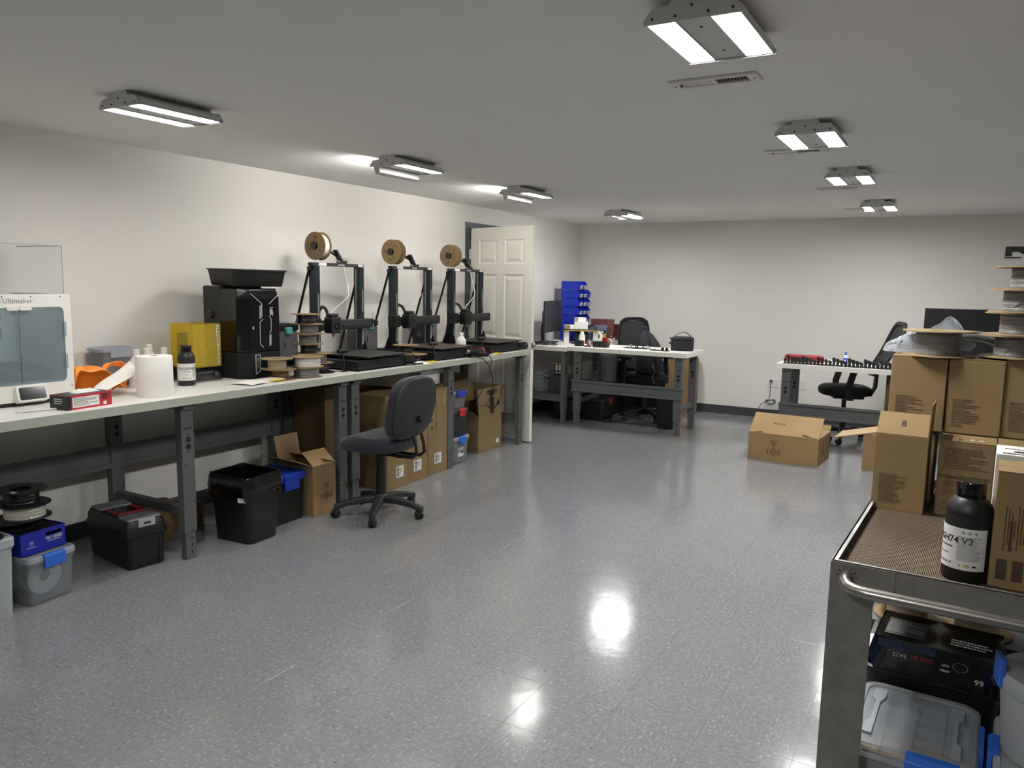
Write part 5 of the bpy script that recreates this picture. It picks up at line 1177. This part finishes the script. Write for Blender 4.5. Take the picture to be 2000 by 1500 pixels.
small_box('black equipment case under the grey desk', (-3.28, 8.9, 0), 0, .5, .35, .62, 'black_matte'); small_box('pale grey box on the black equipment case', (-3.22, 8.85, .63), 10, .2, .16, .06, 'label_white')
tag(obj('waste_pail', B().lathe([(.1,0),(.13,.3),(.125,.3),(.095,.01)], 28), 'bench_grey', smooth=True, loc=(-3.57, 8.53, .40)), 'grey round pail in the dark under the grey desk', 'pail')
small_box('dark crate under the grey pail', (-3.57, 8.53, 0), 0, .25, .25, .40, 'black_matte')
t = carton('narrow upright brown carton behind the mesh chair by the back wall', (-2.86, 9.2, 0), 0, .34, .16, .66, 'card'); 
t = thing('floor_cable', 'small black charger lying on the floor under the grey desk', 'charger', (-3.3, 7.95, 0), 20); obj('brick', B().cb((0,0,.015),(.1,.05,.03)), 'black', t, bevel=.004); obj('lead', B().tube([(.05,0,.015),(.1,.03,.006),(.16,.02,.005),(.2,-.04,.005)], .004, 6), 'black', t)
# ================================================================ right-hand desk
t = thing('power_tool_case', 'red hand-held tool with a black grip on the right-hand desk', 'tool', (-1.27, 7.98, D2H), 4)
obj('shell', B().loft([rrect(.34,.10,.03,.0), rrect(.36,.11,.035,.02), rrect(.36,.11,.035,.055), rrect(.33,.09,.03,.066)]), 'red_dull', t, smooth=True); obj('grip', B().loft([rrect(.14,.12,.02,.0,cx=-.03), rrect(.13,.118,.02,.045,cx=-.03)]), 'black', t, smooth=True)
tag(obj('foam_strip', B().loft([rrect(.2,.08,.01,0), rrect(.2,.08,.01,.028)]), 'label_white', loc=(-1.0, 8.03, D2H)), 'pale strip lying right of the red tool on the desk', 'strip')
t = thing('glue_bottle', 'small blue and white glue bottle standing on the right-hand desk', 'bottle', (-.895, 7.98, D2H)); obj('body', B().lathe([(.018,0),(.019,.004),(.019,.06),(.018,.062)], 18), 'blue_lid', t, smooth=True); obj('shoulder', B().lathe([(.018,.062),(.016,.08),(.008,.088)], 18), 'white_plastic', t, smooth=True); obj('cap', B().lathe([(.009,.086),(.008,.115),(.005,.118)], 14), 'blue_lid', t, smooth=True); obj('label_mark', B().cb((0,-.0195,.035),(.012,.001,.02)), 'label_white', t)
clip = B().box(-.016, .016, -.022, .022, 0, .006).loft([[(p[0], p[1]+y, z) for p in rrect(wd, .014, .005)] for z, wd, y in ((.006,.018,0),(.024,.014,0),(.034,.024,.002),(.052,.026,.002),(.062,.016,.002))]).mesh('part_body', 'black', True)
base_strip = B().box(-.012, .012, -.028, .028, -.0, .004).mesh('part_base', 'black_matte')
n = 0; rnd = random.Random(12)
for i in range(34):
    for j in range(2):
        x = -1.40 + i*.034 + (.017 if j else 0); y = 7.71 + .075*j
        if x > -.25: continue
        t = thing('printed_clip', '%s black printed clip standing in the %s row on the right-hand desk' % (('very short', 'short', 'tall', 'very tall')[(i*7+j*3) % 4], ('front', 'rear')[j]), 'printed part', (x, y, D2H), rnd.uniform(-12, 12), 'black printed clips lined up on the right-hand desk')
        o = obj('part_body', clip, parent=t); o.scale = (1, 1, .72+.5*((i*7+j*3) % 4)/3); obj('part_base', base_strip, parent=t)
mesh_chair('black office chair seen from the side behind the right-hand desk', (-.93, 8.42, 0), 110, lean=26, seat_h=.53, bh=.60, back_gap=.08)
t = thing('monitor', 'large black monitor behind the spools on the right', 'monitor', (.10, 8.05, D2H), 4)
obj('screen_panel', B().box(-.36, .36, -.012, .012, .14, .555), 'black', t, bevel=.004); obj('screen', B().box(-.35, .35, -.0135, -.012, .152, .547), 'black_matte', t)
obj('stand_neck', B().box(-.04, .04, .01, .04, .01, .3), 'black', t); obj('stand_base', B().loft([rrect(.28,.2,.03,0), rrect(.26,.18,.03,.012)]), 'black', t, smooth=True)
carton('tall brown carton under the right-hand desk behind the cart boxes', (-.38, 8.62, 0), 0, .36, .3, .72, 'card_dark')
t = carton('wide open cardboard carton on the floor, flap tented, fragile mark on its side', (-1.225, 7.19, 0), -4, .60, .46, .245, 'card', {'front': -50, 'back': 35, 'right': -78, 'left': -82}, {'front': .24, 'back': .06, 'left': .12, 'right': .14})
fragile(t, .10, (-.075, -.2315, .085)); txt(t, 'FRAGILE', .028, (-.06, -.136, .3256), (math.radians(40), 0, 0), 'print_brown', bold=.0006)
fragile(t, .075, (.3015, -.04, .10), RSIDE); plate(t, .05, .24, (.3008, 0, .12), RSIDE, 'card_light', 'tape')
t = thing('tool_pouch', 'dark object on the floor under the right-hand desk', 'bag', (-1.15, 8.1, 0)); obj('pouch', B().loft([rrect(.3,.2,.05,0), rrect(.34,.22,.06,.05), rrect(.28,.16,.05,.1)]), 'black', t, smooth=True)
t = carton('plain brown carton on the floor just left of the cart boxes', (-.42, 7.28, 0), -3, .36, .36, .31, 'card')
# ================================================================ utility cart on the right
CZ = .90                                   # rim height; tray surface just below it
CR = -2.5
t = thing('utility_cart', 'brushed aluminium utility cart with a ribbed mat and tubular handle', 'cart', (-.208, 1.877, 0), CR)
CW, CL = .62, 1.02
b = B()
for x0, x1, y0, y1 in ((0,CW,0,.004),(0,CW,CL-.004,CL),(0,.004,.004,CL-.004),(CW-.004,CW,.004,CL-.004)): b.box(x0, x1, y0, y1, CZ-.055, CZ)
b.box(0, CW, .0, .012, CZ-.002, CZ).box(0, .012, .012, CL, CZ-.002, CZ).box(CW-.012, CW, .012, CL, CZ-.002, CZ).box(.0, CW, CL-.012, CL, CZ-.002, CZ)
obj('top_rim', b, 'alu', t)
obj('top_shelf', B().box(.004, CW-.004, .004, CL-.004, CZ-.034, CZ-.026), 'alu', t)
b = B(); n = 165                           # ribbed rubber mat: ridges run along the cart
for i in range(n):
    x = .012 + (CW-.024)*i/n; dx = (CW-.024)/n
    b.prism([(x, CZ-.026), (x+dx, CZ-.026), (x+dx*.75, CZ-.0225), (x+dx*.25, CZ-.0225)], .012, CL-.012, 'y')
obj('ribbed_mat', b, 'mat_rubber', t, stuff=True)
b = B().box(0, CW, 0, CL, .20, .206)
for x0, x1, y0, y1 in ((0,CW,0,.004),(0,CW,CL-.004,CL),(0,.004,.004,CL-.004),(CW-.004,CW,.004,CL-.004)): b.box(x0, x1, y0, y1, .16, .21)
obj('lower_shelf', b, 'alu', t)
for sx, sy in ((0,0),(1,0),(0,1),(1,1)):
    x = CW*sx; y = CL*sy; fx = 1-2*sx; fy = 1-2*sy
    # wide corner plate with filleted inner top corners
    pl = [(0,CZ-.002),(.135,CZ-.002),(.135,CZ-.05),(.118,CZ-.053),(.1,CZ-.068),(.094,CZ-.09),(.088,.12),(0,.12)]
    q = B().prism([(x+fx*a, c) for a, c in pl], y-fy*.003, y+fy*.003, 'y').prism([(y+fy*a*.55, c) for a, c in pl], x-fx*.002, x+fx*.002, 'x')
    obj('corner_post', q, 'alu', t)
    cw = obj('caster', B().lathe([(.02,-.016),(.05,-.016),(.053,-.01),(.053,.01),(.05,.016),(.02,.016)], 24, X=Matrix.Translation((x+fx*.05, y+fy*.05, .053)) @ Matrix.Rotation(PI/2, 4, 'Y')), 'black', t, smooth=True)
    obj('caster_fork', B().box(x+fx*.05-.022, x+fx*.05-.018, y+fy*.05-.02, y+fy*.05+.02, .05, .12).box(x+fx*.05+.018, x+fx*.05+.022, y+fy*.05-.02, y+fy*.05+.02, .05, .12), 'steel', cw)
hz = .868
arc = lambda s: [(.034+s*(0), -.002, hz), ] 
pts = [(.034, .002, hz), (.034, -.02, hz), (.037, -.042, hz-.001), (.047, -.06, hz-.003), (.064, -.069, hz-.005), (.09, -.072, hz-.006)]
pts += [(x, -.072, hz-.006) for x in (.2, .35, .47)] + [(CW-p[0], p[1], p[2]) for p in reversed(pts)]
obj('handle', B().tube(pts, .0135, 16), 'alu_tube', t, smooth=True)
wl = B()
for k in range(10):
    a = k*PI/5; wl.lathe([(.0,-.003),(.004,-.001),(.004,.001),(.0,.003)], 6, (.034+.02*math.cos(a), -.003, hz+.02*math.sin(a)))
obj('weld_bead', wl, 'alu_tube', t, smooth=True)
MZ = CZ-.0225
# ---- resin cartons on the mat
def resin_box(label, x, y, z, w, d, h, m='card_old', rz=CR, flaps=None, fl=None, text=True, seed=1, side=None, low=.3):
    t = carton(label, (x+w/2, y+d/2, z), rz, w, d, h, m, flaps, fl, tape=False, t=.0028, group='resin cartons stacked on the cart')
    if text: rows(t, w*.52, h*.38, 15, (-w*.12, -d/2-.0006, h*low), FRONT, 'print_brown', seed=seed, th=.3, fill=.6)
    return t
t = resin_box('open resin carton at the left edge of the cart, lid flap marked 8', -.178, 2.488, MZ, .139, .13, .228, flaps={'left': 104, 'front': -48, 'right': 2}, fl={'left': .118, 'front': .085, 'right': .095}, seed=3)
txt(t, '8', .03, (.0, -.0342, .2582), (math.radians(90-48), 0, 0), 'print_black', bold=.0005)
t = resin_box('resin carton printed Designed By ELEGOO, label on its top', -.012, 2.515, MZ, .139, .125, .222, text=False)
txt(t, 'Designed By ELEGOO', .0142, (-.002, -.0631, .118), FRONT, 'print_brown', bold=.0004)
rows(t, .11, .062, 9, (.0, -.0631, .172), FRONT, 'print_brown', seed=4, th=.3); 
b = B()
for i in range(3):
    for j in range(2):
        x, z = -.05+.03*i, .09-.024*j
        for p, q in (((x,z),(x+.022,z)),((x,z+.014),(x+.022,z+.014)),((x,z),(x,z+.014)),((x+.022,z),(x+.022,z+.014))): stroke(b, p, q, .001, -.0629)
        b.cb((x+.011, -.0629, z+.007), (.014, .0004, .003))
b.ring(.008, .006, 0, .0005, 3, X=Matrix.Translation((-.045, -.0630, .04)) @ Matrix.Rotation(PI/2, 4, 'X')); b.cb((-.045, -.0629, .02), (.012, .0004, .003))
obj('printed_icons', b, 'print_brown', t); plate(t, .034, .014, (.022, -.02, .2226), TOP); obj('label_print', B().cb((.02, -.02, .2232), (.014, .006, .0004)), 'print_black', t); rows(t, .012, .03, 4, (-.018, -.03, .2226), TOP, 'print_brown', seed=9)
for k, (x, nm) in enumerate(((-.163, 'left'), (-.008, 'middle'), (.137, 'right'))):
    resin_box('%s resin carton of the hidden lower row behind the front cartons' % nm, x, 2.655, MZ, .139, .14, .222, text=False)
    resin_box('%s resin carton of the upper row under the filament spools' % nm, x+.002, 2.648, MZ+.2225, .152 if k == 0 else .1445, .142, .226 if k < 2 else .232, seed=6+k, low=.28)
resin_box('resin carton behind the white box at the right picture edge', .13, 2.50, MZ, .139, .13, .224, text=False)
# ---- spools on the cartons
UZ = MZ+.2225+.2265
spool('cardboard spool of dark grey filament alone on the left upper cartons', (-.045, 2.722, UZ), 'fil_grey', rf=.062, R=.1, W=.078, group='spools on the cart cartons')
z = UZ+.006
for k, (x, y, rf, tl, nm) in enumerate(((.165, 2.735, .062, True, 'bottom'), (.172, 2.73, .06, False, 'second'), (.178, 2.725, .064, True, 'third'), (.187, 2.725, .058, False, 'top'))):
    spool('cardboard spool of grey filament, %s of the stack at the right picture edge' % nm, (x, y, z), 'fil_grey', rf=rf, R=.1, W=.0665, group='spools on the cart cartons', tail=tl); z += .0668
t = thing('spool_holder', 'black bracket arm with clear tape standing on the top right spool', 'bracket', (.187, 2.725, z))
obj('bracket_stem', B().cyl((0,0,0),(0,0,.05),.012,n=12), 'black', t); obj('bracket_arm', B().box(-.075, .05, -.012, .012, .043, .058).box(-.08, -.062, -.014, .014, .03, .058).box(-.082, -.03, -.013, .013, .024, .0275), 'black', t, bevel=.002)
obj('bracket_gusset', B().prism([(-.045,.043),(0,.043),(0,.015),(-.02,.027)], -.01, .01, 'y'), 'charcoal', t); obj('tape_flag', B().sheet(lambda u, v: (-.04+.05*u, -.018, .03-.02*v+.012*u), 4, 4, .001), 'bag_clear', t)
t = thing('filament_offcuts', 'loose bundle of grey filament offcuts between the spools', 'offcuts', (.065, 2.84, UZ)); rnd = random.Random(2); b = B()
for k in range(16):
    r_ = .06+.05*rnd.random(); a0 = rnd.uniform(.3, 1.2); oy = rnd.uniform(-.03, .03); oz = rnd.uniform(0, .012)
    b.tube([(-.01+r_*math.cos(a0+q*.25), oy+.02*q*.1, .004+oz+.55*r_*abs(math.sin(a0+q*.25))) for q in range(9)], .0022, 5)
obj('strand', b, 'fil_grey', t, stuff=True)
def crumple(w, d, h, seed):
    r = random.Random(seed); ph = [(r.uniform(5, 19), r.uniform(5, 19), r.uniform(0, 6)) for _ in range(6)]
    def g(u, v):
        a = sum(math.sin(x*u+y*v+p) for x, y, p in ph)/6; c = sum(math.cos(y*u-x*v+p) for x, y, p in ph)/6
        e = (math.sin(PI*u)*math.sin(PI*v))**.4
        return ((u-.5)*w+.03*c, (v-.5)*d+.03*a, .004+h*e*(.6+.8*abs(a)) + .02*abs(c)*e)
    return g
t = thing('plastic_bag', 'crumpled clear plastic bag behind the single spool', 'plastic bag', (-.10, 2.80, UZ)); obj('film', B().sheet(crumple(.19, .12, .075, 5), 30, 22, .0006), 'bag_clear', t)
t = thing('plastic_bag', 'peak of crinkled clear plastic film rising behind the single spool', 'plastic bag', (-.02, 2.86, UZ)); obj('film', B().sheet(lambda u, v: (-.06+.12*u+.02*math.sin(5*v), .02*math.sin(7*u+3*v), .002+.125*v*(1-abs(2*u-1.25)*.55)+.008*math.sin(9*u)), 12, 10, .0006), 'bag_clear', t)
# ---- bottle, dark carton and white carton at the right
bottle('large black resin bottle with white label on the cart mat', (.06, 1.985, MZ), -62, s=1.03)
t = carton('dark brown resin carton at the right picture edge beside the bottle', (.175, 2.02, MZ), CR, .135, .135, .262, 'card', tape=False)
rows(t, .012, .15, 1, (-.03, -.0682, .12), FRONT, 'print_brown'); b = B()
for k in range(8): b.cb((-.045+.006*k, -.068, .135+.004*(k % 3)), (.0022, .0006, .10-.02*(k % 4)))
for x in (-.045, -.015): b.box(x-.01, x+.01, -.0683, -.0677, .02, .066)
obj('printed_marks', b, 'print_brown', t)
t = thing('white_carton', 'white carton with an oval hole in its top behind the dark carton', 'box', (.178, 2.21, MZ), CR)
obj('body', B().box(-.068, .068, -.065, .065, 0, .265), 'white_paper', t, bevel=.002)
obj('hand_hole', B().loft([[(p[0]-.005, p[1]-.02, .2651) for p in rrect(.055,.022,.0105)], [(p[0]-.005, p[1]-.02, .2656) for p in rrect(.055,.022,.0105)]]), 'hole', t); rows(t, .09, .016, 3, (-.01, -.05, .2654), TOP, 'print_black', seed=3, th=.7); rows(t, .08, .012, 2, (-.01, .015, .2654), TOP, 'print_black', seed=5)
# ---- lower shelf
LZ = .2065
t = thing('organizer_case', 'clear organizer case with blue latches on the lower cart shelf', 'organizer', (-.012, 2.085, LZ), CR)
ow, od, oh = .27, .33, .245
obj('body', B().loft([rrect(ow*.95,od*.95,.02,0), rrect(ow,od,.025,oh-.03), rrect(ow-.008,od-.008,.022,oh-.03), rrect(ow*.93,od*.93,.018,.006)]), 'tote_clear', t, smooth=True)
obj('lid', B().loft([rrect(ow*1.03,od*1.03,.035,oh-.035), rrect(ow*1.04,od*1.04,.04,oh-.03), rrect(ow*1.04,od*1.04,.04,oh-.006), rrect(ow*1.0,od*1.0,.04,oh), rrect(ow*.9,od*.9,.03,oh), rrect(ow*.88,od*.88,.03,oh-.004)]), 'lid_mid', t, smooth=True)
for s in (-1, 1): obj('lid_ridge', B().prism([(s*.085,-.12),(s*.105,-.12),(s*.105,-.07),(s*.095,-.05),(s*.095,.05),(s*.105,.07),(s*.105,.12),(s*.075,.12),(s*.075,.08),(s*.085,.05),(s*.085,-.05)], oh-.004, oh+.003, 'z'), 'lid_clear', t)
for k in range(5):
    obj('divider', B().box(-ow*.44, ow*.44, -.12+.06*k, -.1185+.06*k, .02, oh-.012), 'lid_clear', t)
for k in range(3): obj('divider', B().box(-.065+.065*k, -.0635+.065*k, -od*.44, od*.44, .02, oh-.012), 'lid_clear', t)
obj('latch', B().prism([(-od*.52-.012, oh-.075),(-od*.52-.014, oh-.008),(-od*.52, oh+.004),(-od*.52+.02, oh+.004),(-od*.52+.02, oh),(-od*.52-.004, oh-.075)], -.005, .105, 'x'), 'blue_latch', t, bevel=.002)
for s in (-1, 1): obj('latch', B().box(min(s*ow*.52, s*(ow*.52+.01)), max(s*ow*.52, s*(ow*.52+.01)), -.07, .07, oh-.085, oh+.002), 'blue_latch', t, bevel=.003)
for k in range(5): carton('brown paper insert, %s one from the camera inside the organizer case' % ('first', 'second', 'third', 'fourth', 'farthest')[k], (-.012+.012*(k % 2), 1.965+.06*k, LZ+.022), CR, .21, .052, .195-.004*k, 'card_light', cat='insert', group='brown inserts in the organizer case', tape=False, name='paper_insert')
t = tote('frosted container with blue latches at the right edge of the lower shelf', (.268, 2.06, LZ), CR, .22, .34, .25, 'tote_frost', 'tote_frost', latches=('left', 'front'))
t = thing('round_tub', 'round frosted tub with lid standing on the right container', 'tub', (.272, 2.06, LZ+.255)); obj('tub_body', B().lathe([(.1,0),(.105,.01),(.118,.17),(.112,.17),(.095,.012)], 36), 'tote_frost', t, smooth=True)
obj('lid', B().lathe([(.125,.16),(.128,.165),(.128,.19),(.12,.2),(.1,.2)], 36), 'tote_frost', t, smooth=True); obj('clip', B().rb((-.122,-.03,.2),(.012,.05,.07),rz=.2), 'blue_latch', t, bevel=.003)
tag(obj('black_tub', openbox(.33, .34, .27, .03, .9), 'black', smooth=True, loc=(.02, 2.46, LZ), rot=(0, 0, math.radians(CR))), 'black open tub behind the organizer case on the lower shelf', 'tub')
t = thing('game_box', 'black glossy printed box lying upside down on the black tub', 'box', (.028, 2.375, LZ+.272), CR-1.5)
obj('body', B().loft([rrect(.30,.2,.002,0), rrect(.30,.2,.002,.095)]).prism([(-.15,.1),(-.165,.04),(-.15,.0),(-.15,.095)], -.1, .1, 'y'), 'black_gloss', t)
FLIP = (PI/2, PI, 0)
yb = -.1006
for s_, sz, x, z, m in (('EATS', .016, -.085, .052, 'print_white'), ('GAS', .017, -.018, .055, 'red'), ('FAST', .009, .025, .055, 'print_white'), ('OPEN', .009, .025, .04, 'print_white'), ('66', .022, .105, .03, 'print_white')): txt(t, s_, sz, (x, yb, z), FLIP, m, bold=.0003)
b = B().ring(.0165, .0155, 0, .0005, 24, X=Matrix.Translation((-.085, yb, .052)) @ Matrix.Rotation(PI/2, 4, 'X') @ Matrix.Diagonal((1.9, .85, 1, 1))); b.ring(.013, .0115, 0, .0005, 24, X=Matrix.Translation((.06, yb, .058)) @ Matrix.Rotation(PI/2, 4, 'X') @ Matrix.Diagonal((1.4, 1, 1, 1)))
for p, q in (((.13,.055),(.15,.055)),((.13,.055),(.14,.035)),((.15,.055),(.14,.035))): stroke(b, p, q, .0012, yb)
obj('line_art', b, 'grey_print', t); obj('arrow_mark', B().prism([(-.055,.055),(-.042,.064),(-.042,.046)], yb-.0003, yb+.0003, 'y'), 'red', t); obj('blue_panel', B().box(-.14,-.06,yb,yb+.0004,.068,.088).box(-.05,.0,yb,yb+.0004,.07,.088), 'pcb2', t)
obj('top_art', B().box(-.13,-.03,-.07,.05,.0953,.0958), 'darkgrey', t); rows(t, .09, .09, 6, (-.08, -.01, .0962), TOP, 'grey_print', seed=6, th=.6); rows(t, .1, .05, 3, (.08, -.03, .0957), TOP, 'print_white', seed=7, th=.5); plate(t, .016, .05, (-.1585, -.02, .05), (PI/2, 0, -PI/2-.0), 'label_white')
small_box('blue plastic part box at the left edge of the lower shelf', (-.15, 2.43, LZ+.02), 0, .06, .1, .25, 'blue_lid'); 
t = thing('paper_sheet', 'white sheet sticking out at the left of the lower shelf stack', 'paper', (-.13, 2.45, LZ+.272), 8); obj('sheet', B().box(-.06, .05, -.06, .06, 0, .002), 'white_paper', t)
z = LZ
small_box('grey case under the spools at the rear of the lower shelf', (.05, 2.75, LZ), CR, .44, .2, .26, 'darkgrey')
for k in range(4):
    for x, nm in ((-.06, 'left'), (.135, 'right')):
        spool('cardboard spool, %s of the %s pile on the lower cart shelf' % (('lowest', 'second lowest', 'second highest', 'topmost')[k], nm), (x+.006*((k*5) % 3-1), 2.745, LZ+.261+k*.067), 'fil_grey' if k % 2 else 'fil_tan', rf=.06, R=.098, group='spools on the lower cart shelf')
